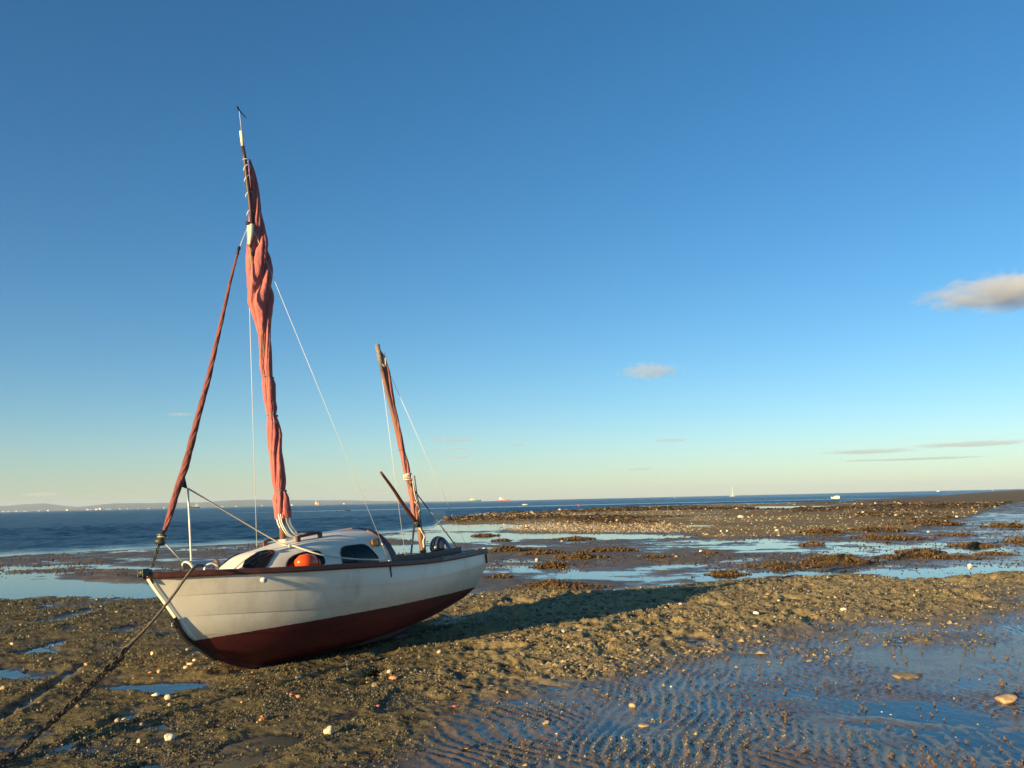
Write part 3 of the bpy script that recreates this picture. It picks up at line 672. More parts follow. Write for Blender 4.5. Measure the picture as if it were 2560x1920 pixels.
def fore_gear():
    # stem head fitting with roller
    o = box('stem_fitting', (1.45, 0, 1.108), (.09, .06, .04), DARKM, BOAT, bev=.012)
    tube('bow_roller', [(1.498, -.03, 1.108), (1.498, .03, 1.108)], .028, DARKM, o, 14)
    for s in (-1, 1): box('cheek_plate', (1.485, s*.034, 1.105), (.075, .007, .07), DARKM, o, bev=.003)
    tube('strap', [(1.465, .03, 1.09), (1.415, .036, 1.0)], .009, DARKM, o, 6)
    # foredeck samson post with curved cowl and a pair of fairleads
    z0 = 1.078
    PALE = mat('grey_fitting', (.46, .48, .50), .4, var=.15)
    rows = []
    for i, t in enumerate(np.linspace(0, 1, 14)):
        x = 1.10-.26*t; row = []
        for k in range(13):
            a = math.pi*k/12; rr = .068*(1-.25*t)
            row.append((x+.03*math.sin(a)*(1-t), .13+rr*math.cos(a), z0+.01+rr*1.05*math.sin(a)))
        rows.append(row)
    o = loft('anchor_cowl', rows, PALE, BOAT, True); o.modifiers.new('s', 'SOLIDIFY').thickness = .01
    tube('cowl_lip', rows[0], .010, GEL, o, 6)
    tube('fairlead', [(.98+.055*math.cos(t), .305-.055*math.cos(t)*.55, 1.06+.055*math.sin(t)) for t in np.linspace(-.1, math.pi+.1, 14)], .011, GEL, BOAT, 8)
    # through-hull fitting on the port bow
    q = bpix(660, 1450, .38); d = np.array([.25, 1, -.1]); d /= np.linalg.norm(d)
    qy = plan(q[0], .84, 1.97, .9, 1.4)+.03; q = bpix(660, 1450, qy+.012)
    o = tube('hawse_fitting', [q-d*.03, q+d*.018, q+d*.022, q+d*.018], [.028, .026, .020, .0095], PALE, BOAT, 16)
    tube('hawse_hole', [q+d*.015, q+d*.0225], .0092, BLACK, o, 12)
    # chainplate below the port shroud
    q = bpix(976, 1421, .865); box('chainplate', q+np.array([0, 0, -.03]), (.022, .012, .13), BLACK, BOAT, bev=.004)
    q = bpix(1216, 1396, .80); box('stern_strap', q, (.02, .02, .12), BLACK, BOAT, bev=.004)
fore_gear()

SAIL = [(-0.21, 5.685, 0.01), (-0.231, 5.544, 0.034), (-0.238, 5.39, 0.05), (-0.237, 5.158, 0.065), (-0.239, 4.929, 0.079), (-0.244, 4.778, 0.09), (-0.231, 4.623, 0.12), (-0.229, 4.322, 0.137), (-0.219, 4.097, 0.137), (-0.209, 3.947, 0.129), (-0.223, 3.761, 0.089), (-0.235, 3.589, 0.067), (-0.228, 3.414, 0.066), (-0.218, 3.206, 0.065), (-0.227, 3.088, 0.053), (-0.241, 3.003, 0.069), (-0.239, 2.816, 0.06), (-0.253, 2.733, 0.06), (-0.248, 2.656, 0.045), (-0.259, 2.564, 0.068), (-0.271, 2.43, 0.084), (-0.261, 2.23, 0.073), (-0.279, 2.064, 0.072), (-0.285, 1.898, 0.068), (-0.285, 1.816, 0.053), (-0.29, 1.734, 0.084), (-0.305, 1.603, 0.092), (-0.309, 1.513, 0.087)]
MIZ = [(-2.262, 3.68, .018), (-2.321, 3.562, 0.045), (-2.385, 3.358, 0.056), (-2.418, 3.094, 0.049), (-2.45, 2.906, 0.042), (-2.491, 2.719, 0.047), (-2.529, 2.531, 0.042), (-2.556, 2.344, 0.04), (-2.558, 2.306, 0.035), (-2.597, 2.156, 0.047), (-2.625, 2.006, 0.043), (-2.634, 1.95, 0.041), (-2.666, 1.875, 0.042), (-2.693, 1.687, 0.049), (-2.719, 1.5, 0.056), (-2.752, 1.313, 0.048)]
JIB = [(0.08, 4.471, 0.012), (0.216, 4.114, 0.016), (0.349, 3.72, 0.02), (0.483, 3.34, 0.024), (0.608, 2.975, 0.028), (0.751, 2.622, 0.030), (0.877, 2.283, 0.034), (0.964, 2.064, 0.036), (1.046, 1.893, 0.035), (1.111, 1.746, 0.032), (1.199, 1.541, 0.027), (1.241, 1.462, 0.021)]
def bundle(name, pts, m, step, nf, tw, seed, amp, flat=1.0):
    """furled sail: a tube of gathered, spiralling folds"""
    P = spl([(a, 0, z) for a, z, r in pts], 1); L = np.cumsum([0]+[np.linalg.norm(P[i+1]-P[i]) for i in range(len(P)-1)])
    n = max(40, int(L[-1]/step)); s = np.linspace(0, L[-1], n)
    C = np.stack([np.interp(s, L, P[:, k]) for k in range(3)], 1); r = np.interp(s, L, [q[2] for q in pts])
    ks = np.array([.25, .5, .25])
    for k in (0, 2): C[1:-1, k] = np.convolve(C[:, k], ks, 'valid')
    n_a = 72; ca = np.linspace(0, 2*math.pi, n_a, endpoint=False); V = []; Fc = []
    for i in range(n):
        a = ca+tw*s[i]+.5*math.sin(s[i]*2.1+seed)
        q = vn(np.cos(ca)*1.6+s[i]*.7+30, np.sin(ca)*1.6+s[i]*.3+30, seed)
        g1 = (1-np.abs(np.sin(a*nf/2+1.2*(q-.5)+.5*math.sin(s[i]*1.6+seed))))**2.2
        g2 = (1-np.abs(np.sin(ca*nf+(tw*2.1+1.5)*s[i]+1.6*(q-.5))))**3.5
        f = 1-amp*1.25*g1-amp*.55*g2-amp*.5*(vn(np.cos(a)*2.2+40, np.sin(a)*2.2+s[i]*.35+40, seed+3)-.5)
        wr = 1+.025*np.sin(s[i]*34+4*np.sin(ca+seed))*vn(np.cos(ca)+s[i]*5+20, np.sin(ca)+20., seed+5)
        rr = r[i]*f*wr*1.06
        x = C[i, 0]+rr*np.cos(ca); y = C[i, 1]+rr*flat*np.sin(ca); z = C[i, 2]+.0*ca
        V.append(np.stack([x, y, z], 1))
    V = np.concatenate(V)
    for i in range(n-1):
        for j in range(n_a): Fc.append((i*n_a+j, (i+1)*n_a+j, (i+1)*n_a+(j+1) % n_a, i*n_a+(j+1) % n_a))
    Fc += [tuple(range(n_a)), tuple(range((n-1)*n_a, n*n_a))[::-1]]
    return mk(name, V, Fc, m, BOAT, True)
def ring(name, x, z, r, m, parent, th=.006, tilt=0.0, knot=True):
    P = [(x+r*math.cos(t), r*.95*math.sin(t), z+tilt*math.cos(t)) for t in np.linspace(0, 2*math.pi, 20)]
    o = tube(name, P, th, m, parent, 6)
    if knot:
        k = blob('toggle', BLACK, 3, 1, .2, (.014, .014, .016), parent=o); k.location = (x-r-.012, .02, z-.005)
    return o
def rig():
    MASTW = mat('mast_wood', (.045, .028, .022), .5, var=.35, scale=14, stretch=(1, 1, .2), bump=.15)
    CRM = mat('mast_paint', (.74, .66, .44), .5, var=.1)
    mast = tube('main_mast', [(-.262, 0, 1.20), (-.287, 0, 1.52), (-.235, 0, 3.0), (-.125, 0, 4.55), (-.100, 0, 4.62)], [.030, .034, .036, .034, .03], WOODL, BOAT, 14)
    tube('mast_head', [(-.078, .03, 4.60), (-.106, .03, 4.72), (-.118, .03, 4.845)], [.012, .030, .042], CRM, mast, 12)
    o = tube('hound_band', [(-.17, .03, 4.846), (-.06, .03, 4.856)], .022, BLACK, mast, 8)
    yd = tube('gunter_yard', [(-.142, .03, 4.80), (-.142, .02, 5.13), (-.140, .01, 5.36), (-.133, 0, 5.669), (-.118, 0, 5.817)], [.022, .024, .027, .024, .0195], MASTW, BOAT, 12)
    tube('yard_tip', [(-.118, 0, 5.817), (-.106, 0, 6.0)], [.020, .020], CRM, yd, 12)
    # lacing of the sail to the yard
    for z, k in ((5.655, 0), (5.545, 1), (5.41, 2), (5.22, 3), (5.0, 4)):
        xc = -.145; P = [(xc+.042*math.cos(t)-.01, .036*math.sin(t), z+.045*math.sin(t)*(k > 0)) for t in np.linspace(-.6, math.pi+.9, 14)]
        tube('lacing', P, .0045, ROPEW, yd, 5)
    # wind vane
    o = tube('vane_rod', [(-.112, 0, 6.0), (-.103, 0, 6.265)], .0028, WIRE, yd, 5)
    V = [(-.06, 0, 6.305), (-.085, 0, 6.30), (-.11, 0, 6.26), (-.20, 0, 6.205), (-.198, 0, 6.198), (-.105, 0, 6.246), (-.07, 0, 6.272)]
    q = mk('vane_blade', V, [tuple(range(7))], BLACK, o); q.modifiers.new('s', 'SOLIDIFY').thickness = .006
    main = bundle('main_sail', SAIL, TAN, .014, 4, 2.2, 4, .34)
    for z, x, r in ((3.085, -.227, .055), (2.655, -.248, .048), (1.815, -.285, .056)): ring('sail_tie', x, z, r, mat('tie_cord', (.16, .17, .15), .7), main, .006, .008)
    P = spl([(-.235, .05, 2.60), (-.275, .06, 2.52), (-.30, .05, 2.38)], 5); tube('reef_line', P, .006, ROPEW, main, 6)
    # halyard tails gathered at the mast foot
    for k in range(9):
        x0 = -.32+.018*k-.02; y0 = .05*math.sin(k*1.9)+.02; sag = .06+.05*math.sin(k*2.3)
        xe = -.33-.075*k*.55; P = spl([(x0, y0, 1.56), (x0-.01, y0+.015, 1.44), (x0-.06-.01*k, y0+.03, 1.345-.005*k), (xe-.06, .06+.012*k, 1.285+.004*k)], 6)
        tube('halyard', P, .0075, ROPEW, BOAT, 6)
    P = spl([(-.42, .03, 1.40), (-.5, .0, 1.335), (-.58, -.02, 1.335), (-.66, -.02, 1.33)], 6); tube('halyard', P, .0075, ROPEW, BOAT, 6)
    # jib rolled on the forestay
    jib = bundle('jib', JIB, TANJ, .02, 3, 9.0, 9, .20)
    tube('forestay', [(-.10, 0, 4.83), (.08, 0, 4.48)], .004, WIRE, BOAT, 5)
    tube('swivel', [(.045, 0, 4.56), (.055, 0, 4.53), (.07, 0, 4.50), (.083, 0, 4.46)], [.012, .02, .014, .018], BLACK, jib, 8)
    V = [(.985, .012, 2.02), (.955, .012, 1.865), (1.045, .012, 1.90), (.985, -.012, 2.02), (.955, -.012, 1.865), (1.045, -.012, 1.90)]
    mk('clew_patch', V, [(0, 1, 2), (5, 4, 3), (0, 3, 4, 1), (1, 4, 5, 2), (2, 5, 3, 0)], mat('clew_cloth', (.03, .022, .02), .8), jib)
    dr = tube('furling_drum', [(1.245, 0, 1.47), (1.262, 0, 1.435), (1.265, 0, 1.43), (1.272, 0, 1.415), (1.28, 0, 1.40), (1.283, 0, 1.395), (1.29, 0, 1.375), (1.30, 0, 1.35)], [.02, .022, .052, .05, .026, .026, .052, .045], DARKM, BOAT, 14)
    tube('furling_cord', [(1.262+.04*math.cos(t), .04*math.sin(t), 1.412+.012*math.cos(t)) for t in np.linspace(0, 6.3, 16)], .008, ROPE, dr, 6)
    tube('furling_line', [(1.29, .03, 1.38), (1.12, .12, 1.13)], .004, ROPE, BOAT, 5)
    # tack chain down to the stem head
    for k in range(7):
        t = k/7; c = np.array([1.305, 0, 1.345])*(1-t)+np.array([1.40, 0, 1.14])*t; d = np.array([.095, 0, -.205]); d /= np.linalg.norm(d)
        s = np.array([0, 1, 0]) if k % 2 else np.array([d[2], 0, -d[0]])
        P = [c+d*.026*math.cos(a)+s*.013*math.sin(a) for a in np.linspace(0, 2*math.pi, 11)]
        tube('tack_link', P, .0055, DARKM, BOAT, 5)
    # jib sheets
    c = np.array([.94, .0, 1.865])
    tube('jib_sheet', [c, (.945, .0, 1.5), (.96, .01, 1.07)], .0095, ROPEW, BOAT, 7)
    pts = [c]+[bpix(690, 1352, .16), bpix(735, 1365, .36), bpix(800, 1386, .57), bpix(880, 1397, .62), bpix(968, 1400, .72)]
    tube('jib_sheet', spl(pts, 8), .0085, ROPE, BOAT, 7)
    # standing rigging
    tube('shroud', [(-.11, -.02, 4.83), bpix(642, 1368, -.62)], .0035, WIRE, BOAT, 5)
    bot = bpix(974, 1405, .80); top = np.array([-.13, .04, 4.83]); o = tube('shroud', [top, bot], .0026, WIRE, BOAT, 5)
    d = (top-bot)/np.linalg.norm(top-bot); tube('turnbuckle', [bot+d*.02, bot+d*.06, bot+d*.20, bot+d*.25], [.006, .011, .011, .005], STEEL, o, 8)
    tube('lashing', [bot+np.array([.02*math.cos(t), .012*math.sin(t), .02-.03*t/6]) for t in np.linspace(0, 12, 26)], .007, ROPE, o, 6)
    # mizzen
    mm = tube('mizzen_mast', [(-2.80, 0, .45), (-2.80, 0, .85), (-2.772, 0, 1.312), (-2.60, 0, 2.2), (-2.311, 0, 3.35), (-2.253, 0, 3.726)], [.042, .042, .034, .032, .027, .030], WOODL, BOAT, 12)
    box('mast_groove', (-2.80, .04, 1.02), (.016, .012, .24), BLACK, mm)
    tube('mizzen_head', [(-2.312, 0, 3.36), (-2.253, 0, 3.728)], [.030, .034], GREYW, mm, 10)
    mz = bundle('mizzen_sail', MIZ, TANF, .014, 3, 2.4, 15, .32)
    P = [(-2.56+.045*math.cos(t), .04*math.sin(t), 2.32) for t in np.linspace(0, 6.3, 16)]; tube('sail_tie', P, .005, mat('tie_cord', (.16, .17, .15), .7), mz, 6)
    for k in range(4):
        P = [(-2.628+.052*math.cos(t), .05*math.sin(t), 1.985-.02*k+.012*math.sin(t+k)) for t in np.linspace(0, 6.3, 18)]; tube('rope_turn', P, .009, ROPE, mz, 6)
    for dx, dy in ((.0, .03), (-.05, .055)):
        P = spl([(-2.64+dx, .05+dy*.3, 1.97), (-2.68+dx, .05, 1.7), (-2.73+dx*.6, .055, 1.52), (-2.70+dx, .06, 1.36)], 6); tube('brail_line', P, .008, ROPE, mz, 6)
    P = spl([(-2.66, .05, 1.62), (-2.72, .062, 1.56), (-2.78, .05, 1.58), (-2.73, .06, 1.50), (-2.70, .06, 1.46), (-2.78, .05, 1.44)], 6); tube('rope_turn', P, .008, ROPE, mz, 6)
    for k in range(3):
        P = spl([(-2.70, .045, 1.31-.02*k), (-2.73-.02*k, .06, 1.22), (-2.78, .062, 1.16-.03*k), (-2.74, .06, 1.08-.03*k), (-2.80, .05, 1.02)], 5); tube('rope_hank', P, .011, ROPE, mm, 6)
    P = spl([(-2.36, .03, 3.62), (-2.33, .05, 3.52), (-2.31, .052, 3.42), (-2.27, .04, 3.45)], 5); tube('head_lashing', P, .005, ROPEW, mz, 5)
    # raised tiller with its tail, and the prop under it
    P = spl([(-2.02, .04, 2.015), (-2.247, .04, 1.789), (-2.408, .04, 1.603), (-2.667, .04, 1.336)], 5); n_ = len(P)
    o = tube('tiller', P, np.linspace(.017, .028, n_), WOOD, BOAT, 10)
    tube('tiller_bracket', [(-2.64, .045, 1.365), (-2.70, .045, 1.30)], .032, DARKM, o, 8)
    tube('prop_post', [bpix(1036, 1311, .06), bpix(1026, 1400, .06), bpix(1024, 1425, .06)], .014, STEEL, BOAT, 8)
    # mizzen stays
    tube('mizzen_stay', [(-2.29, -.01, 3.50), bpix(1014, 1398, -.35)], .0032, WIRE, BOAT, 5)
    tube('mizzen_stay', [(-2.285, .0, 3.55), bpix(1022, 1398, .0)-np.array([.0, .0, 0])], .0026, WIRE, BOAT, 5) if False else None
    st = tube('mizzen_stay', [(-2.31, .02, 3.56), bpix(1173, 1381, .30)], .0032, WIRE, BOAT, 5)
    q = bpix(1131, 1290, .22); k = blob('stay_float', ROPEW, 5, 1, .2, (.014, .014, .028), parent=st); k.location = tuple(q)
    a, b = bpix(1020, 1205, .03), bpix(1150, 1378, .15); mid = a+(b-a)*.38
    tube('mizzen_sheet', [a, mid], .008, BLACK, BOAT, 6); tube('mizzen_sheet', [mid, b], .009, ROPE, BOAT, 6)
rig()

def outboard():
    M_ = mat('outboard_blue', (.030, .045, .075), .3, var=.25, scale=8); G_ = mat('outboard_grey', (.38, .37, .35), .4, var=.3)
    # cowl: leaning teardrop in the well behind the mizzen
    rows = []; P = spl([(-3.15, .10, .78), (-3.10, .10, .90), (-3.03, .10, 1.0), (-2.97, .10, 1.065), (-2.945, .10, 1.085)], 5)
    R2 = np.interp(np.linspace(0, 1, len(P)), [0, .25, .6, .85, 1], [.15, .165, .135, .08, .02])
    o = tube('outboard_motor', P, R2, M_, BOAT, 18, shape=lambda i, t: 1-.12*abs(math.sin(t)))
    tube('cowl_band', [(-3.12+.165*math.cos(t), .10+.15*math.sin(t), .86-.04*math.cos(t)) for t in np.linspace(0, 6.3, 24)], .014, G_, o, 6)
    V = [(-2.98, .240, .87), (-3.05, .255, .88), (-3.04, .240, .98), (-3.0, .225, 1.02), (-2.985, .235, .95)]
    q = mk('cowl_decal', V, [tuple(range(5))], G_, o); q.modifiers.new('s', 'SOLIDIFY').thickness = .01
    tube('carry_handle', spl([(-3.16, .12, .93), (-3.22, .14, .97), (-3.27, .15, .92)], 5), .02, BLACK, o, 8)
    tube('motor_shaft', [(-2.98, .10, .80), (-3.0, .10, .30)], [.07, .05], M_, o, 10)
    box('stern_cleat', bpix(1196, 1374, .42), (.10, .05, .03), mat('rust_red', (.22, .05, .03), .6), BOAT, bev=.008)
    for uv in ((1178, 1372), (1210, 1371)):
        k = blob('rail_knob', ROPEW, 8, 1, .2, (.022, .022, .018), parent=BOAT); k.location = tuple(bpix(*uv, .55))
outboard()

def fender():
    e = empty('round_fender'); e.matrix_world = BOAT.matrix_world.copy()
    c = bpix(767, 1410, .535); OR = mat('orange_plastic', (.78, .085, .012), .32, var=.08, scale=5)
    e.matrix_world = BOAT.matrix_world @ Matrix.Translation(Vector(c))
    P = [(.115, 0, -.02), (.113, 0, -.018), (.10, 0, 0), (.06, 0, .006), (0, 0, .006), (-.06, 0, .0), (-.085, 0, -.01), (-.10, 0, -.012), (-.135, 0, -.014), (-.15, 0, -.016), (-.155, 0, -.016)]
    tube('fender_body', P, [.01, .042, .072, .094, .10, .092, .080, .070, .066, .042, .01], OR, e, 24)
    tube('fender_collar', [(-.088, 0, -.010), (-.098, 0, -.012)], [.088, .079], BLACK, e, 24)
    tag(e, 'bright orange round fender lying on the side deck against the cabin window', 'fender')
fender()

def mooring():
    a = bw(*(bpix(484, 1420, .335))); b = at(311, 1626, 8.30); cpt = at(296, 1648, 8.18)
    pts = [bw(.88, .12, 1.10), a, a*.66+b*.34+np.array([0, 0, -.030]), a*.33+b*.67+np.array([0, 0, -.036]), b]
    P = spl(pts, 10); HEMP = mat('hemp_rope', (.13, .105, .072), .9, var=.35, scale=50, bump=.6, bscale=90)
    def lay(i, t): return 1+.16*math.sin(3*t+i*1.9)
    o = tube('mooring_rope', P, np.interp(np.linspace(0, 1, len(P)), [0, .8, .9, 1], [.012, .012, .016, .026]), HEMP, None, 9, lay)
    tag(o, 'taut brown mooring rope running from the bow down to the chain', 'rope')
    # chain: each link a part
    e = empty('mooring_chain', tuple(gp(296, 1648, 0)))
    E0 = np.array(e.location)
    path = [b, cpt, at(266, 1677, 8.0), at(215, 1727, 7.74), at(150, 1787, 7.43), at(60, 1866, 7.03), gp(0, 1916, .018), gp(-120, 2030, .018)]
    P = spl(path, 30); L = np.cumsum([0]+[np.linalg.norm(P[i+1]-P[i]) for i in range(len(P)-1)])
    for i, q in enumerate(P):
        P[i][2] = max(q[2], gz(q[0], q[1])+.012)
    IRON = mat('rusty_chain', (.055, .040, .030), .65, .35, var=.5, scale=40, bump=.4)
    def link_mesh(l, wd, th):
        Q = [(l*.5*math.copysign(abs(math.cos(a))**.7, math.cos(a)), wd*.5*math.copysign(abs(math.sin(a))**.8, math.sin(a)), 0) for a in np.linspace(0, 2*math.pi, 9)]
        V, Fc = tube_vf(Q, th, 5); me = bpy.data.meshes.new('link'); me.from_pydata([tuple(v) for v in V], [], Fc); me.materials.append(IRON); return me
    me = link_mesh(.078, .042, .0088); mb = link_mesh(.115, .072, .0135); s = .0; k = 0
    while s < L[-1]-.05:
        q = np.array([np.interp(s, L, P[:, j]) for j in range(3)]); q2 = np.array([np.interp(s+.03, L, P[:, j]) for j in range(3)]); d = Vector(q2-q).normalized()
        bigl = k in (1, 2, 4); o = bpy.data.objects.new('shackle' if bigl else 'link', mb if bigl else me); COL.objects.link(o); o.parent = e
        z = d.cross(Vector((0, 0, 1))).normalized() if k % 2 else Vector((0, 0, 1))-d*d.z
        z.normalize(); y = z.cross(d); roll = random.uniform(-.5, .5); y2 = y*math.cos(roll)+z*math.sin(roll); z2 = d.cross(y2)
        o.matrix_local = Matrix(((d.x, y2.x, z2.x, q[0]-E0[0]), (d.y, y2.y, z2.y, q[1]-E0[1]), (d.z, y2.z, z2.z, q[2]-E0[2]), (0, 0, 0, 1)))
        s += .085 if bigl else .058; k += 1
    o = blob('chain_weed', mat('weed_olive', (.07, .06, .025), .7), 12, 1, .4, (.04, .025, .025), parent=e); o.location = Vector(at(290, 1656, 8.14))-e.location
    tag(e, 'dark iron mooring chain running down to the mud at lower left', 'chain')
mooring()
# ------------------------------------------------------------------ ships and small craft
def craft_hull(name, Lh, B, H, m, parent, bowrise=.35, flare=.75, sternw=.8, draft=.6):
    rows = []
    for x in np.linspace(-.5, .5, 15):
        t = x+.5; wd = B/2*(min(1, ((1-t)/.38))**.6 if t > .62 else sternw+(1-sternw)*min(1, t/.3)); z = H*(1+bowrise*max(0, (t-.55)/.45)**2+.10*max(0, (.25-t)/.25))
        xo = Lh*x; rows.append([(xo+Lh*.04*max(0, t-.8)*5, wd, z), (xo, wd*flare*.95+.02*wd, z*.35), (xo, wd*flare*.8, -draft), (xo, -wd*flare*.8, -draft), (xo, -wd*flare*.95-.02*wd, z*.35), (xo+Lh*.04*max(0, t-.8)*5, -wd, z)])
    n = 6; V = [p for r in rows for p in r]; Fc = []
    for i in range(14):
        for j in range(6): Fc.append((i*n+j, i*n+(j+1) % n, (i+1)*n+(j+1) % n, (i+1)*n+j))
    Fc += [tuple(range(6)), tuple(range(14*6, 15*6))[::-1]]
    return mk(name, V, Fc, m, parent)
def cargo(u, v, dist, Lh, yaw, hullc, house, label, mirror=1, dark=None):
    q = gp(u, v) if dist is None else at(u, 1251-.0228*(u-1280), dist)
    e = empty('cargo_ship', (q[0], q[1], .0)); e.rotation_euler.z = yaw
    hm = mat('ship_'+label[:9].replace(' ', '_'), hullc, .6, var=.2, scale=.1); wm = mat('ship_cream', (.78, .72, .55), .6, var=.06, scale=.1)
    H = Lh*.105; B = Lh*.17
    craft_hull('hull', Lh, B, H, hm, e, .55, .8, .85, 1.5)
    box('deckhouse', (-Lh*.30, 0, H+Lh*.06), (Lh*.26, B*.85, Lh*.12), wm, e); box('bridge', (-Lh*.27, 0, H+Lh*.15), (Lh*.16, B*.95, Lh*.06), wm, e)
    box('bridge_windows', (-Lh*.188, 0, H+Lh*.158), (Lh*.006, B*.8, Lh*.018), GLASS, e)
    box('funnel', (-Lh*.36, 0, H+Lh*.17), (Lh*.07, B*.35, Lh*.10), dark or wm, e)
    tube('mast', [(-Lh*.25, 0, H+Lh*.18), (-Lh*.25, 0, H+Lh*.30)], [Lh*.010, Lh*.006], wm, e, 6)
    tube('foremast', [(Lh*.36, 0, H*1.2), (Lh*.36, 0, H+Lh*.20)], [Lh*.010, Lh*.007], wm, e, 6)
    for k, x in enumerate((-.08, .06, .18)): box('hatch', (Lh*x, 0, H+Lh*.012), (Lh*.10, B*.6, Lh*.03), hm if k else wm, e)
    box('cargo_manifold', (Lh*.0, 0, H+Lh*.06), (Lh*.08, B*.4, Lh*.07), wm, e)
    tag(e, label, 'ship', 'ships at anchor on the horizon'); return e
def small_craft():
    dk = mat('ship_dark_green', (.02, .07, .03), .6)
    cargo(1187, 0, 3600, 50, rad(8), (.02, .17, .05), None, 'green hulled coaster with dark green funnel on the horizon', dark=dk)
    cargo(1260, 0, 3600, 47, rad(-6), (.46, .10, .06), None, 'red hulled coaster with a cream deckhouse on the horizon')
    cargo(793, 0, 3900, 50, rad(-62), (.62, .16, .05), None, 'orange hulled ship seen nearly end on between the masts')
    cargo(483, 0, 2600, 36, rad(212), (.03, .035, .04), None, 'black hulled ship with cream deckhouse behind the jib sheet')
    WH = mat('boat_white', (.80, .76, .66), .45, var=.06); DK = mat('boat_dark', (.03, .04, .05), .4)
    # motor boat on its mooring
    q = gp(2090, 1247); e = empty('motor_boat', (q[0], q[1], 0)); e.rotation_euler.z = rad(-68); e.scale = (.62, .62, .62)
    o = craft_hull('hull', 4.6, 2.2, .85, WH, e, .35, .8, .9, .2)
    box('cuddy', (.35, 0, 1.15), (1.7, 1.6, .62), WH, e, bev=.1); box('windscreen', (-.1, 0, 1.28), (1.9, 1.64, .24), GLASS, e, bev=.05); box('canopy', (-.3, 0, 1.62), (1.6, 1.7, .08), DK, e, bev=.03)
    box('outboard_motor', (-2.45, 0, .7), (.4, .4, .9), DK, e, bev=.08)
    tag(e, 'small white motor boat with dark canopy afloat off the spit', 'boat')
    q = gp(1313, 1263); e = empty('dinghy', (q[0], q[1], 0)); e.rotation_euler.z = rad(4)
    craft_hull('hull', 1.9, .95, .36, WH, e, .25, .8, .9, .1); box('thwart', (-.1, 0, .37), (.25, .8, .03), WOODL, e); box('thwart', (.35, 0, .38), (.2, .6, .03), WOODL, e)
    tag(e, 'white dinghy floating beyond the weedy spit', 'boat')
    q = gp(1448, 1266.5); e = empty('mooring_buoy', (q[0], q[1], 0)); RD = mat('buoy_red', (.62, .04, .05), .45)
    tube('float', [(0, 0, -.2), (0, 0, -.1), (0, 0, .15), (0, 0, .42), (0, 0, .52)], [.1, .26, .32, .2, .05], RD, e, 14); tube('ring', [(.07*math.cos(t), 0, .56+.07*math.sin(t)) for t in np.linspace(0, 6.3, 10)], .02, STEEL, e, 5)
    tag(e, 'round pinkish red mooring buoy beyond the spit', 'buoy')
    def yacht(u, dist, Lh, mh, label, cat='yacht'):
        q = at(u, 1251-.0228*(u-1280), dist); e = empty('yacht', (q[0], q[1], 0)); e.rotation_euler.z = rad(15)
        craft_hull('hull', Lh, Lh*.3, Lh*.12, WH, e, .2, .8, .8, .3); box('coachroof', (0, 0, Lh*.15), (Lh*.4, Lh*.18, Lh*.06), WH, e)
        if mh:
            tube('mast', [(Lh*.05, 0, Lh*.1), (-mh*.06, 0, mh)], [.28, .14], WH, e, 6)
            V = [(Lh*.02, .12, mh*.08), (-mh*.05, .12, mh*.97), (-Lh*.16, .12, mh*.09)]; V += [(a, -.12, c) for a, b, c in V]
            mk('sail', V, [(0, 1, 2), (5, 4, 3), (0, 3, 4, 1), (1, 4, 5, 2), (2, 5, 3, 0)], WH, e)
        else: box('wheelhouse', (-Lh*.05, 0, Lh*.22), (Lh*.25, Lh*.2, Lh*.14), WH, e)
        tag(e, label, cat)
    yacht(1832, 1400, 8.5, 15.5, 'white yacht with one tall slim sail on the horizon')
    yacht(2346, 1500, 6.5, 0, 'tiny white launch near the tip of the spit at right', 'boat')
    yacht(1687, 1300, 3.0, 0, 'tiny white boat left of the tall sailed yacht', 'boat')
    yacht(2482, 1700, 4.0, 0, 'tiny white boat above the far end of the beach', 'boat')
    DR = mat('weedy_rock', (.03, .026, .02), .7, var=.4)
    for u, v, s, l in ((845, 1279, .5, 'smaller dark rock awash behind the mainmast'), (868, 1278.5, .8, 'larger dark rock awash behind the mainmast')):
        q = gp(u, v); o = blob('awash_rock', DR, int(u), 2, .3, (s*1.5, s, s*.45), smooth=True); o.location = (q[0], q[1], 0); tag(o, l, 'rock')
    # a bird far up
    q = at(1597, 177, 190); bm_ = mat('bird_dark', (.05, .05, .055), .8); e = empty('flying_bird', tuple(q)); e.rotation_euler = (rad(20), rad(-25), rad(30))
    tube('body', [(-.22, 0, 0), (-.1, 0, 0), (.08, 0, 0), (.2, 0, .02)], [.015, .06, .06, .02], bm_, e, 8)
    for s in (-1, 1): mk('wing', [(.08, s*.04, .02), (.10, s*.26, .10), (-.02, s*.55, .02), (-.06, s*.26, .08), (-.08, s*.04, .02)], [(0, 1, 2, 3, 4)], bm_, e)
    tag(e, 'single dark bird flying high in the clear sky', 'bird')
small_craft()

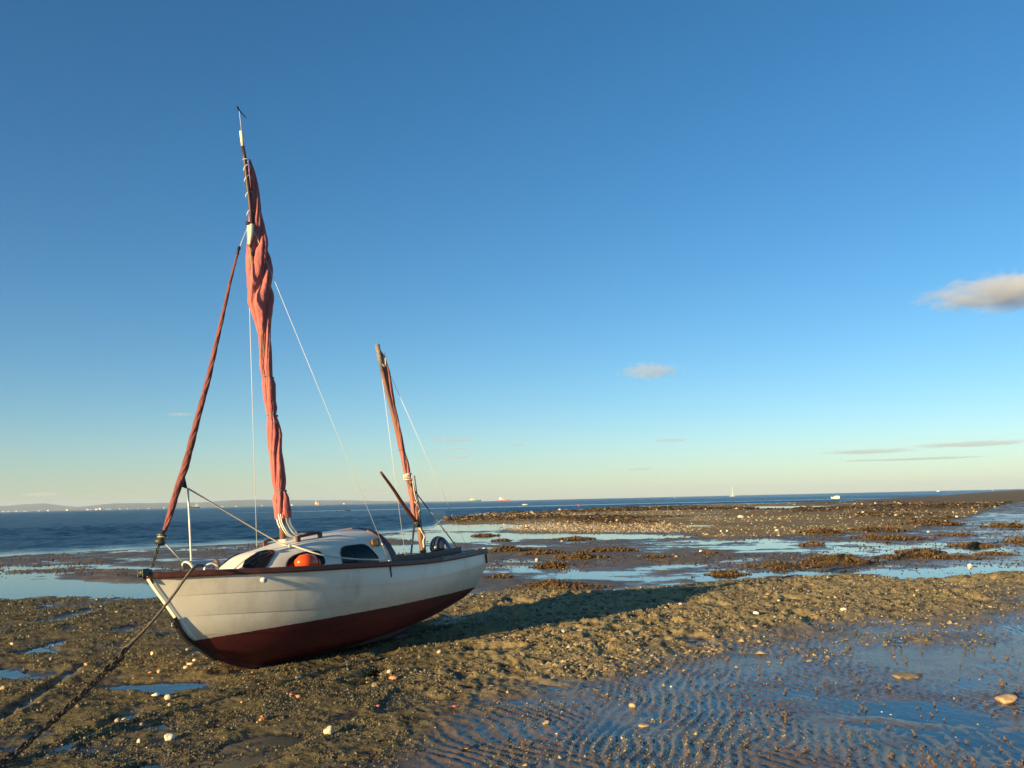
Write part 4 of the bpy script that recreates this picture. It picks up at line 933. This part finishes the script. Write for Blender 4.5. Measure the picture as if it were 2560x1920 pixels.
# ------------------------------------------------------------------ seaweed
def weed_mat(name, c1, c2):
    m, n, p, N, L = nodes(name)
    g = N('ShaderNodeNewGeometry'); nz = N('ShaderNodeTexNoise'); nz.inputs['Scale'].default_value = 11; nz.inputs['Detail'].default_value = 8; nz.inputs['Roughness'].default_value = .75; L(g.outputs['Position'], nz.inputs['Vector'])
    cr = N('ShaderNodeValToRGB'); e = cr.color_ramp.elements; e[0].position = .35; e[1].position = .68; e[0].color = (*c1, 1); e[1].color = (*c2, 1); L(nz.outputs['Fac'], cr.inputs[0]); L(cr.outputs[0], p.inputs['Base Color'])
    p.inputs['Roughness'].default_value = .55
    b = N('ShaderNodeBump'); b.inputs['Strength'].default_value = 1; b.inputs['Distance'].default_value = .04; L(nz.outputs['Fac'], b.inputs['Height']); L(b.outputs[0], p.inputs['Normal'])
    return m
WEED = weed_mat('bladder_weed', (.035, .021, .009), (.16, .095, .03)); FROND = weed_mat('weed_frond', (.075, .042, .015), (.32, .195, .06))
MOUNDS = [(1276, 1381, 100, 16, 'dark seaweed mound just beyond the boat stern, left of the group'), (1360, 1390, 105, 14, 'flat topped seaweed mound behind the peaked one off the stern'),
 (1448, 1399, 95, 16, 'rounded brown seaweed mound with pale stones at its left end'), (1380, 1418, 90, 18, 'small peaked seaweed mound beside a pinkish stone off the stern'),
 (1390, 1475, 200, 28, 'largest nearest seaweed mound at the upper edge of the boat shadow'), (1525, 1381, 120, 11, 'long low seaweed bank right of the stern mounds'),
 (1250, 1446, 75, 8, 'thin weed patch just right of the boat transom'), (1440, 1350, 95, 6, 'thin dark weed streak along the far pool edge'),
 (1814, 1438, 90, 14, 'short seaweed lump with an orange stone standing in the wet film'), (1955, 1421, 190, 17, 'long olive seaweed bank leading to the tall dark heap'),
 (2033, 1364, 48, 9, 'small pointed dark weed tuft alone on the shining flats'), (1770, 1386, 42, 7, 'little weed clump beside a white stone mid flats'),
 (2085, 1412, 180, 30, 'tall dark seaweed heap with a peak, highest on the flats'), (2310, 1399, 210, 14, 'long reddish seaweed bank right of the tall heap'),
 (2300, 1382, 100, 9, 'smooth dark seaweed hump behind the long reddish bank'), (2435, 1367, 90, 8, 'flat seaweed hump towards the right on the speckled flats'),
 (2255, 1351, 110, 9, 'tilted weed bank second row behind the tall heap'), (2168, 1346, 65, 9, 'short weed bank at the edge of the brown weed field'),
 (2545, 1358, 60, 10, 'weed hump cut by the right edge of the picture'), (2517, 1319, 90, 10, 'far dark weed ridge at the right edge'),
 (2322, 1315, 155, 11, 'long far weed ridge beside the yellowish float'), (2190, 1331, 150, 12, 'broad weed ridge closing the brown weed field'), (2050, 1337, 100, 12, 'near left weed ridge of the brown weed field'),
 (2480, 1389, 72, 7, 'low red brown weed mat among the worm casts'), (2392, 1341, 75, 5, 'thin weed line below the pinkish stone at right'),
 (1215, 1340, 60, 4, 'thin dark weed line lying in the pool behind the stern'), (1255, 1353, 40, 5, 'small weed tuft in the pool behind the stern'), (1640, 1398, 60, 6, 'scrappy weed clump beside an orange pebble mid flats')]
def mound(i, u, v, wp_, hp_, label):
    q = gp(u, v); r = math.hypot(q[0], q[1]); wd = wp_*r/FPX; hh = hp_*r/FPX*.72; dp = min(max(.42*wd, hh*2.2, .35), 2.6)
    q = q+np.array([q[0], q[1], 0])/r*dp*.35
    e = empty('seaweed_mound', (q[0], q[1], 0)); e.rotation_euler.z = -math.atan2(q[0], q[1])
    NA, NRr = 36, 12; V = []; Fc = []; cs = np.cos(np.linspace(0, 2*math.pi, NA, endpoint=False)); sn = np.sin(np.linspace(0, 2*math.pi, NA, endpoint=False))
    ed = .45+.65*vn(cs*1.6+50+i*3.1, sn*1.6+50, 200+i % 7)+.45*vn(cs*4+50+i*3.1, sn*4+50, 230+i % 7)
    pk = .25*math.sin(i*2.7)
    def hz_(x, y, t):
        a = vn(np.atleast_1d(x*2.2/wd*2+60+i), np.atleast_1d(y*2/dp+60), 210)[0]
        b = vn(np.atleast_1d(x*9/wd+60+i), np.atleast_1d(y*6/dp+60), 211)[0]
        return hh*((1-t*t)**1.3)*(.55+.75*a*math.exp(-((x/wd*2-pk)/.8)**2*.6))*(.8+.4*b)
    for k in range(NRr+1):
        t = k/NRr
        for j in range(NA):
            x = wd/2*t*cs[j]*ed[j]; y = dp/2*t*sn[j]*ed[j]; V.append((x, y, hz_(x, y, t)-.03*(k == NRr)))
    for k in range(NRr):
        for j in range(NA): Fc.append((k*NA+j, (k+1)*NA+j, (k+1)*NA+(j+1) % NA, k*NA+(j+1) % NA))
    z0 = gz(q[0], q[1]); e.location.z = max(z0, -.01)-.01
    mk('heap', V, Fc, WEED, e, True)
    rr = np.random.RandomState(i); FV = []; FF = []; nfr = 420 if wp_ > 80 else 220
    for k in range(nfr):
        t = math.sqrt(rr.rand())*1.08; a = rr.rand()*6.283; j = int(a/6.283*NA) % NA
        x = wd/2*t*math.cos(a)*ed[j]; y = dp/2*t*math.sin(a)*ed[j]; z = hz_(x, y, min(t, 1))
        l = rr.uniform(.05, .16)*max(.6, r/30); b = l*rr.uniform(.12, .3); d = rr.rand()*6.283; dx, dy = math.cos(d), math.sin(d); s = len(FV); c1, c2 = rr.uniform(.0, .07, 2)*max(.6, r/30)
        FV += [(x-dx*l-dy*b, y-dy*l+dx*b, z+.005), (x-dx*l+dy*b, y-dy*l-dx*b, z+.005), (x+dy*b, y-dx*b, z+c1+.012), (x-dy*b, y+dx*b, z+c1+.012), (x+dx*l+dy*b*.6, y+dy*l-dx*b*.6, z+c2*.5), (x+dx*l-dy*b*.6, y+dy*l+dx*b*.6, z+c2*.5)]
        FF += [(s, s+1, s+2, s+3), (s+3, s+2, s+4, s+5)]
    mk('fronds', FV, FF, FROND, e, kind='stuff')
    tag(e, label, 'seaweed', 'seaweed mounds on the flats')
for i, a in enumerate(MOUNDS): mound(i, *a)

def tint_mat(name, rough=.8):
    m, n, p, N, L = nodes(name); a = N('ShaderNodeVertexColor'); a.layer_name = 'tint'; L(a.outputs['Color'], p.inputs['Base Color']); p.inputs['Roughness'].default_value = rough; p.inputs['Specular IOR Level'].default_value = .15; return m
def scatter(name, x, y, size, hgt, cols, label, cat, rs, lift=0.0, rough=.8, extra=None):
    """one mesh of many small irregular lumps"""
    n = len(x); z = ground(x, y)+lift; ang = rs.uniform(0, 6.283, n); V = np.zeros((n, 5, 3)); k4 = rs.uniform(.55, 1.35, (n, 4))
    for j in range(4):
        a = ang+j*math.pi/2+rs.uniform(-.5, .5, n); V[:, j, 0] = x+size*k4[:, j]*np.cos(a); V[:, j, 1] = y+size*k4[:, j]*np.sin(a); V[:, j, 2] = z-.3*hgt+rs.uniform(-.1, .4, n)*hgt
    V[:, 4, 0] = x+size*rs.uniform(-.5, .5, n); V[:, 4, 1] = y+size*rs.uniform(-.5, .5, n); V[:, 4, 2] = z+hgt
    b = np.arange(n)[:, None]*5; Fq = np.concatenate([np.stack([b[:, 0]+j, b[:, 0]+(j+1) % 4, b[:, 0]+4], 1) for j in range(4)])
    o = big(name, V.reshape(-1, 3), Fq, tint_mat(name+'_mat', rough), 'stuff', False, {'tint': np.repeat(cols, 5, 0)})
    return tag(o, label, cat)
def gpv(u, v):
    d = F[None]+R_[None]*((u-IW/2)/FPX)[:, None]-U_[None]*((v-IH/2)/FPX)[:, None]; t = -HC/d[:, 2]; return d[:, 0]*t, d[:, 1]*t
def pal(rs, n, P, W, j=.25):
    k = rs.choice(len(P), n, p=np.array(W)/sum(W)); return np.array(P)[k]*rs.uniform(1-j, 1+j, (n, 1))
def litter():
    rs = np.random.RandomState(3)
    n = 520000; u = rs.uniform(-420, 2980, n); v = rs.uniform(1436, 2060, n); x, y = gpv(u, v); h, z = ground(x, y, True)
    patch_ = sst(.40, .60, fbm(x*2.6, y*3.2, 4, 130)); rid = sst(-.004, .02, h)
    p = z['near']*((1-z['rip'])*(.05+.62*patch_**1.5)*(.15+.85*rid)+z['rip']*.15*sst(.48, .64, fbm(x*1.7, y*2.6, 4, 133))*sst(2450, 1250, u))+(1-z['near'])*.05*sst(.5, .65, z['fl2'])
    k = rs.rand(n) < p; x, y, u = x[k], y[k], u[k]; r = np.hypot(x, y); n = len(x)
    s = rs.lognormal(math.log(.0062), .45, n)*np.clip(r/8, .85, 2.2); s = np.minimum(s, .03)
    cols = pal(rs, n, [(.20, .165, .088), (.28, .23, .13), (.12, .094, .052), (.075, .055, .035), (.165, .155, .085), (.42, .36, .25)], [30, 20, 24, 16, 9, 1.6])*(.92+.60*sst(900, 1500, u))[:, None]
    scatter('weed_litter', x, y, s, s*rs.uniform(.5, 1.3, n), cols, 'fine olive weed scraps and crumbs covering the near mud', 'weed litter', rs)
    # larger clods on the sunlit band
    n = 30000; u = rs.uniform(700, 2980, n); v = rs.uniform(1440, 1700, n); x, y = gpv(u, v); h, z = ground(x, y, True)
    k = rs.rand(n) < z['near']*(1-z['rip'])*z['kc']*sst(.45, .62, fbm(x*1.5, y*2.2, 4, 140)); x, y = x[k], y[k]; n = len(x)
    s = rs.lognormal(math.log(.022), .4, n)
    scatter('mud_clods', x, y, s, s*rs.uniform(.35, .7, n), pal(rs, n, [(.36, .27, .135), (.27, .21, .10), (.42, .33, .18)], [3, 2, 2]), 'tan muddy clods along the sunlit weedy band', 'mud clods', rs)
    # shingle and weed of the far spit
    n = 110000; u = rs.uniform(1090, 2560, n); v = rs.uniform(1256, 1350, n); x, y = gpv(u, v); h, z = ground(x, y, True)
    g = np.exp(-(((u-1490)/240)**2+((v-1321)/13)**2)**2)+.75*np.exp(-(((u-1290)/170)**2+((v-1289)/5)**2)**2)+.035+.10*sst(.5, .7, z['nE2'])
    k = (rs.rand(n) < g*z['spit']*.55) & (z['out'] < .1); x1, y1 = x[k], y[k]; n1 = len(x1); r1 = np.hypot(x1, y1)
    s = rs.lognormal(math.log(.068), .4, n1)*np.clip(r1/75, .6, 1.6)
    scatter('shingle', x1, y1, s, s*.8, pal(rs, n1, [(.60, .46, .27), (.46, .35, .20), (.68, .58, .42), (.26, .19, .11)], [4, 4, 1.5, 2]), 'pale shingle banked along the far spit', 'shingle', rs)
    wn = fbm(x*.05, y*.035, 4, 70, .6); k = (rs.rand(len(x)) < .7*sst(.44, .56, wn)*z['spit']) & (z['out'] < .1); x2, y2 = x[k], y[k]; n2 = len(x2); r2 = np.hypot(x2, y2)
    s = rs.lognormal(math.log(.12), .4, n2)*np.clip(r2/70, .6, 1.8)
    scatter('far_weed', x2, y2, s, s*rs.uniform(.25, .5, n2), pal(rs, n2, [(.055, .032, .012), (.13, .078, .026), (.26, .165, .06)], [6, 5, 2]), 'dark brown weed strewn over the far spit', 'seaweed', rs)
    # scraps of weed and small lumps on the flats
    n = 60000; u = rs.uniform(-300, 2900, n); v = rs.uniform(1300, 1446, n); x, y = gpv(u, v); h, z = ground(x, y, True)
    cl = sst(.50, .62, fbm(x*.28, y*.30, 4, 160, .6)); rt = sst(2000, 2500, u)
    k = (rs.rand(n) < (1-z['near'])*(1-z['spit'])*(.95*cl+.35*rt)) & (z['out'] < .1) & (h > -.03); x3, y3 = x[k], y[k]; n3 = len(x3); r3 = np.hypot(x3, y3)
    s = rs.lognormal(math.log(.019), .5, n3)*np.clip(r3/20, .7, 2); s = np.minimum(s, .034*np.clip(r3/20, .7, 2))
    scatter('flats_weed', x3, y3, s, s*rs.uniform(.3, .8, n3), pal(rs, n3, [(.11, .068, .03), (.18, .12, .055), (.26, .19, .095), (.06, .04, .02)], [4, 3, 1.5, 2]), 'brown weed scraps and casts dotted over the wet flats', 'weed scraps', rs)
litter()

# ------------------------------------------------------------------ worm casts
def casts():
    rs = np.random.RandomState(21); CM = mat('cast_sand', (.135, .088, .055), .75, var=.35, scale=40, bump=.5)
    meshes = []
    for k in range(5):
        bm = bmesh.new()
        for j in range(5 if k else 3):
            a = rs.rand()*6.283; d = rs.uniform(.0, .011) if j else 0
            mtx = Matrix.Translation((d*math.cos(a), d*math.sin(a), .004+.005*j)) @ Matrix.Rotation(rs.rand()*3, 4, 'Z') @ Matrix.Diagonal((.010-.0013*j, .0065, .0045, 1))
            bmesh.ops.create_icosphere(bm, subdivisions=1, radius=1, matrix=mtx)
        me = bpy.data.meshes.new('worm_cast'); bm.to_mesh(me); bm.free(); me.materials.append(CM); meshes.append(me)
    n = 14000; u = rs.uniform(1050, 2620, n); v = rs.uniform(1500, 1925, n); x, y = gpv(u, v); h, z = ground(x, y, True)
    p = z['near']*z['rip']*(.010+.17*sst(1500, 2400, u)*sst(.47, .60, fbm(x*.9, y*1.2, 4, 170))*sst(1760, 1600, v)+.035*sst(1820, 1900, v)*sst(1350, 1700, u)*sst(.42, .6, fbm(x*1.6, y*1.6, 3, 171))+.02*sst(1500, 2100, u))
    k = rs.rand(n) < p; x, y, h = x[k], y[k], np.maximum(h[k], -.003); r = np.hypot(x, y)
    sc = rs.lognormal(-.05, .32, len(x)); od = np.argsort(-(sc/r)); print('casts', len(x))
    for i in od[:300]:
        o = bpy.data.objects.new('worm_cast', meshes[i % 5]); COL.objects.link(o); o.location = (x[i], y[i], h[i]-.002); o.scale = (sc[i],)*3; o.rotation_euler.z = rs.rand()*6.28
        tag(o, 'small brown coiled worm cast on the wet rippled sand', 'worm cast', 'worm casts on the rippled sand')
    rest = od[300:]; V = []; Fc = []; C = []
    for i in rest:
        me = meshes[i % 5]; b = len(V); ca, sa = math.cos(i), math.sin(i)
        for q in me.vertices: V.append((x[i]+sc[i]*(q.co.x*ca-q.co.y*sa), y[i]+sc[i]*(q.co.x*sa+q.co.y*ca), h[i]-.002+sc[i]*q.co.z))
        for f in me.polygons: Fc.append(tuple(b+a for a in f.vertices))
    if rest.size:
        o = mk('distant_worm_casts', V, Fc, CM, kind='stuff'); tag(o, 'many small worm casts dotting the farther rippled sand', 'worm casts')
casts()

# ------------------------------------------------------------------ stones and shells
ST = {'pale': ((.55, .46, .31), .7), 'white': ((.72, .66, .52), .6), 'tan': ((.42, .29, .16), .7), 'orange': ((.50, .22, .10), .6), 'rust': ((.42, .12, .06), .6), 'dull': ((.22, .17, .10), .7), 'dark': ((.035, .030, .026), .25)}
STONES = [(420, 1757, 17, 'pale', 1, 'rounded cream pebble beside a pointed white shard, left foreground'), (389, 1749, 20, 'white', .6, 'pointed white shard just left of the cream pebble'), (424, 1775, 14, 'tan', 1, 'brown pebble in front of the rounded cream pebble'),
 (294, 1812, 19, 'tan', .9, 'larger of two touching tan pebbles near the chain'), (311, 1803, 15, 'pale', 1, 'smaller of two touching tan pebbles near the chain'), (354, 1819, 18, 'tan', .8, 'squarish tan pebble right of the touching pair'),
 (422, 1852, 27, 'white', .8, 'largest pale knobbly flint in the left foreground'), (348, 1864, 14, 'pale', 1.2, 'upright cream pebble left of the knobbly flint'), (657, 1807, 22, 'orange', .9, 'orange brown hollow shell reflected in a puddle'),
 (728, 1748, 16, 'rust', .8, 'left one of a pair of rust red shells'), (746, 1752, 15, 'orange', .7, 'right one of a pair of rust red shells'), (746, 1703, 17, 'pale', .6, 'flat cream shell below the boat forefoot shadow'),
 (632, 1690, 9, 'orange', 1.1, 'tiny orange pebble under the boat forefoot'), (476, 1669, 17, 'pale', .6, 'middle one of three clustered cream pebbles before the bow'), (487, 1660, 14, 'pale', .8, 'upper one of three clustered cream pebbles before the bow'), (465, 1678, 13, 'pale', .8, 'lower one of three clustered cream pebbles before the bow'),
 (397, 1686, 15, 'tan', .9, 'tan pebble at the edge of the puddle before the bow'), (375, 1689, 12, 'orange', .5, 'flat orange pebble beside the tan one before the bow'), (380, 1646, 12, 'pale', 1.1, 'small pointed pale pebble right of the chain shackle'), (468, 1631, 11, 'tan', .8, 'small tan pebble close under the stem'),
 (216, 1672, 15, 'orange', .7, 'orange pebble left of the chain by the groove'), (8, 1732, 16, 'tan', .9, 'tan pebble cut by the left edge of the picture'), (31, 1618, 13, 'pale', .6, 'flat pale pebble far left on the dark mud'), (128, 1656, 12, 'dull', .9, 'dull pebble at the head of the water filled groove'),
 (823, 1843, 27, 'pale', 1.15, 'notched cream flint standing upright in the foreground'), (605, 1768, 9, 'tan', .8, 'small tan pebble right of the white shard puddle'), (1098, 1641, 15, 'pale', 1.0, 'single pale peach pebble on the sunlit mud below the boat shadow'),
 (985, 1705, 26, 'orange', .55, 'flat orange stone in the mid foreground'), (974, 1692, 14, 'pale', .9, 'round pale pebble behind the flat orange stone'), (938, 1725, 22, 'dull', .8, 'rounded dull brown stone left of the flat orange stone'), (945, 1772, 12, 'rust', .7, 'small rust red chip in the mid foreground'), (1137, 1778, 15, 'rust', .6, 'reddish chip by the weedy foreground'),
 (1366, 1813, 21, 'tan', .6, 'rounded tan pebble in the rippled water, left of the flat one'), (1581, 1768, 18, 'tan', .9, 'pinkish pebble mirrored in the rippled water'), (1610, 1815, 30, 'tan', .4, 'long flat tan pebble in the rippled water'), (1168, 1875, 28, 'dark', .6, 'glossy dark wet stone at the bottom of the picture'), (1488, 1726, 21, 'dull', .5, 'low brown stone half sunk in the wet sand'),
 (1408, 1596, 13, 'pale', .8, 'pale pebble on the lumpy sunlit band, left part'), (2110, 1537, 18, 'white', .8, 'largest white stone on the sunlit band at right'), (1891, 1545, 15, 'white', .7, 'white stone on the sunlit band left of the largest'), (1702, 1525, 11, 'pale', .7, 'pale pebble on the sunlit band near the shadow tip'), (1948, 1513, 9, 'pale', .9, 'small pale pebble on the sunlit band behind the two white ones'),
 (2516, 1754, 54, 'tan', .40, 'big wedge shaped tan stone lying in water at right'), (2537, 1741, 18, 'dark', .8, 'small dark stone behind the big wedge shaped one'), (2260, 1694, 70, 'dull', .28, 'long weedy olive lump among the worm casts'), (1889, 1577, 15, 'tan', .5, 'brown flat stone at the edge of the rippled sand'),
 (2425, 1416, 11, 'white', 1.0, 'peach white stone alone on the shining flats at right'), (1753, 1383, 13, 'white', .8, 'white stone beside a little weed clump mid flats'), (1691, 1397, 9, 'orange', .9, 'orange pebble alone mid flats'), (1798, 1434, 11, 'orange', 1.2, 'orange stone at the left end of the short seaweed lump'), (1342, 1401, 9, 'pale', 1.1, 'pinkish stone at the peaked seaweed mound'), (1405, 1355, 8, 'pale', .7, 'pale stone lying behind the stern mounds'),
 (1942, 1331, 10, 'white', .9, 'bright stone at the lower edge of the brown weed field'), (1852, 1297, 17, 'pale', .6, 'largest pale boulder in the middle of the far spit'), (1543, 1305, 10, 'pale', .8, 'pale boulder above the shingle bank'), (1399, 1277, 10, 'white', .9, 'white boulder at the seaward edge of the spit'), (2321, 1332, 8, 'pale', 1.0, 'pinkish stone before a weed ridge at right'), (2097, 1401, 10, 'orange', .6, 'orange stone on the slope of the tall seaweed heap'), (2392, 1297, 8, 'white', .9, 'yellowish float stranded on the far flats'),
 (1818, 1331, 8, 'white', .8, 'right one of two white stones below the far spit'), (1803, 1331, 8, 'white', .8, 'left one of two white stones below the far spit'), (2158, 1283, 9, 'white', .5, 'flat white stone on the brown far sand'), (1207, 1499, 10, 'tan', .8, 'tan pebble in the lit strip under the transom'), (998, 1608, 9, 'dull', .8, 'grey pebble inside the boat shadow')]
def stones():
    for i, (u, v, s, c, ht, label) in enumerate(STONES):
        q = gp(u, v); r = math.hypot(q[0], q[1]); R0 = s*r/FPX/2; col, ro = ST[c]
        m = mat('stone_'+c, col, ro, var=.3, scale=30, bump=.3, bscale=60, spec=.5)
        o = blob('shell' if 'shell' in label else 'flint' if 'flint' in label else 'boulder' if 'boulder' in label else 'float' if 'float' in label else 'stone' if 'stone' in label else 'pebble', m, 40+i, 3 if s > 20 else 2, .45, (R0, R0*.8, R0*ht*.85), 1.3, None, True)
        if u == 823:                        # notch at its foot
            for w_ in o.data.vertices:
                if abs(w_.co.x) < R0*.28 and w_.co.z < R0*.25 and w_.co.y < R0*.3: w_.co.z = R0*.28
        if c == 'orange' and s == 22:
            for w_ in o.data.vertices:
                if w_.co.z > R0*.2 and math.hypot(w_.co.x, w_.co.y) < R0*.6: w_.co.z -= R0*.5
        z = max(gz(q[0], q[1]), -.004); o.location = (q[0], q[1], z+R0*ht*.85*(.22 if u > 1300 and v > 1600 else .45))
        if u == 2516: o.rotation_euler = (0, rad(-8), rad(-12))
        elif u == 2097: o.location.z += .12
        else: o.rotation_euler.z = (i*1.7) % 6.28 if ht > .7 else (i*.7) % .8-.4
        tag(o, label, 'shell' if 'shell' in label else 'stone' if 'float' not in label else 'float')
    rs = np.random.RandomState(77); n = 0
    while n < 90:
        u, v = rs.uniform(-60, 2600), 1500+420*rs.rand()**1.2
        if 380 < u < 1250 and v < 1670: continue
        q = gp(u, v); h, z = ground(np.array([q[0]]), np.array([q[1]]), True)
        if z['rip'][0] > .5 and rs.rand() < .7: continue
        R0 = rs.uniform(3, 5.5)*math.hypot(q[0], q[1])/FPX/1.6; c = rs.choice(['pale', 'tan', 'white', 'dull', 'tan'])
        o = blob('pebble', MATS['stone_'+c], 300+n, 2, .45, (R0, R0*.8, R0*.6), 1.3, None, True); o.location = (q[0], q[1], max(h[0], -.003)+R0*.25); o.rotation_euler.z = rs.rand()*6
        tag(o, 'tiny %s pebble scattered on the near mud' % ('cream' if c == 'pale' else c), 'pebble', 'tiny pebbles on the near mud'); n += 1
stones()

# ------------------------------------------------------------------ clouds and air
def cloud_mat(name, dens, nscale, rough, warm=(.97, .985, 1.0)):
    m, n, p, N, L = nodes(name); n.nodes.remove(p); out = n.nodes['Material Output']
    tc = N('ShaderNodeTexCoord'); vl = N('ShaderNodeVectorMath'); vl.operation = 'LENGTH'; L(tc.outputs['Object'], vl.inputs[0])
    oi_ = N('ShaderNodeObjectInfo'); off = N('ShaderNodeVectorMath'); off.operation = 'ADD'; L(tc.outputs['Object'], off.inputs[0]); sc_ = N('ShaderNodeVectorMath'); sc_.operation = 'SCALE'; L(oi_.outputs['Location'], sc_.inputs[0]); sc_.inputs['Scale'].default_value = .0013; L(sc_.outputs[0], off.inputs[1])
    mp = N('ShaderNodeMapping'); mp.inputs['Scale'].default_value = (3.6, 3.0, 1.1); L(off.outputs[0], mp.inputs[0])
    nz = N('ShaderNodeTexNoise'); nz.inputs['Scale'].default_value = nscale; nz.inputs['Detail'].default_value = 8; nz.inputs['Roughness'].default_value = .62; L(mp.outputs[0], nz.inputs['Vector'])
    a = N('ShaderNodeMath'); a.operation = 'MULTIPLY_ADD'; a.inputs[1].default_value = -1.0; a.inputs[2].default_value = .78; L(vl.outputs['Value'], a.inputs[0])
    b = N('ShaderNodeMath'); b.operation = 'MULTIPLY_ADD'; b.inputs[1].default_value = rough; b.inputs[2].default_value = -rough*.5; L(nz.outputs['Fac'], b.inputs[0])
    c = N('ShaderNodeMath'); c.operation = 'ADD'; L(a.outputs[0], c.inputs[0]); L(b.outputs[0], c.inputs[1])
    d = N('ShaderNodeMath'); d.operation = 'MULTIPLY'; d.inputs[1].default_value = dens; cl = N('ShaderNodeMath'); cl.operation = 'MULTIPLY'; cl.use_clamp = True; cl.inputs[1].default_value = 2.6; L(c.outputs[0], cl.inputs[0]); L(cl.outputs[0], d.inputs[0])
    mxn = N('ShaderNodeMath'); mxn.operation = 'MAXIMUM'; mxn.inputs[1].default_value = 0; L(d.outputs[0], mxn.inputs[0])
    pv = N('ShaderNodeVolumePrincipled'); pv.inputs['Color'].default_value = (*warm, 1); pv.inputs['Anisotropy'].default_value = .2; L(mxn.outputs[0], pv.inputs['Density']); L(pv.outputs[0], out.inputs['Volume'])
    return m
def clouds():
    puff = cloud_mat('cloud_puff', .0075, 1.25, 2.0); wisp = cloud_mat('cloud_wisp', .0030, 1.3, 2.4); streak = cloud_mat('cloud_streak', .0022, 1.4, 1.6)
    L = [(2560, 724, 240, 40, 6000, puff, 'grey puffy cloud at the right edge of the sky'), (1625, 928, 92, 24, 9000, wisp, 'small ragged pale cloud right of centre'), (2500, 772, 70, 9, 7500, wisp, 'faint wisp under the grey puffy cloud'),
         (1131, 1100, 85, 5, 15000, streak, 'uppermost of three grey streaks right of the mizzen'), (1142, 1121, 55, 4, 15000, streak, 'middle of three grey streaks right of the mizzen'), (1143, 1143, 50, 4, 15000, streak, 'lowest of three grey streaks right of the mizzen'),
         (1295, 1112, 40, 4, 15000, streak, 'short grey streak right of the three'), (1678, 1101, 65, 5, 15000, streak, 'grey streak below the ragged cloud'), (2170, 1129, 150, 7, 14000, streak, 'long grey streak low at right'), (2430, 1110, 180, 8, 14000, streak, 'long grey streak running out of the picture at right'),
         (2300, 1147, 190, 4, 15000, streak, 'faint long streak under the two long ones'), (1600, 1173, 45, 4, 15500, streak, 'short grey streak low above the sea'), (110, 1236, 55, 6, 15500, streak, 'grey streak low above the hills at left'), (450, 1036, 42, 5, 15000, streak, 'small grey streak beside the furled jib'),
         (2150, 1151, 60, 3, 15500, streak, 'short faint streak low at right'), (930, 1222, 60, 5, 15500, streak, 'dim streak between mast and mizzen above the sea')]
    for (u, v, hw, hh, D, m, label) in L:
        q = at(u, v, D); k = np.linalg.norm(q-CAM)/FPX
        bm = bmesh.new(); bmesh.ops.create_icosphere(bm, subdivisions=2, radius=1); me = bpy.data.meshes.new('cloud'); bm.to_mesh(me); bm.free()
        o = ob('cloud', me, m); o.location = tuple(q); az = math.atan2(q[0], q[1]); o.rotation_euler.z = -az; o.scale = (hw*k, min(hw*k*.8, 500), hh*k)
        tag(o, label, 'cloud')
clouds()
def haze():
    m, n, p, N, L = nodes('haze_air'); n.nodes.remove(p); pv = N('ShaderNodeVolumePrincipled'); pv.inputs['Color'].default_value = (.66, .82, 1.0, 1); pv.inputs['Density'].default_value = 7.5e-5; pv.inputs['Anisotropy'].default_value = .0
    L(pv.outputs[0], n.nodes['Material Output'].inputs['Volume'])
    V, Fc = box_vf((0, 0, 70), (29000, 29000, 143)); o = mk('haze', V, Fc, m, kind='stuff'); tag(o, 'thin bluish sea haze veiling the far shore', 'haze')
haze()
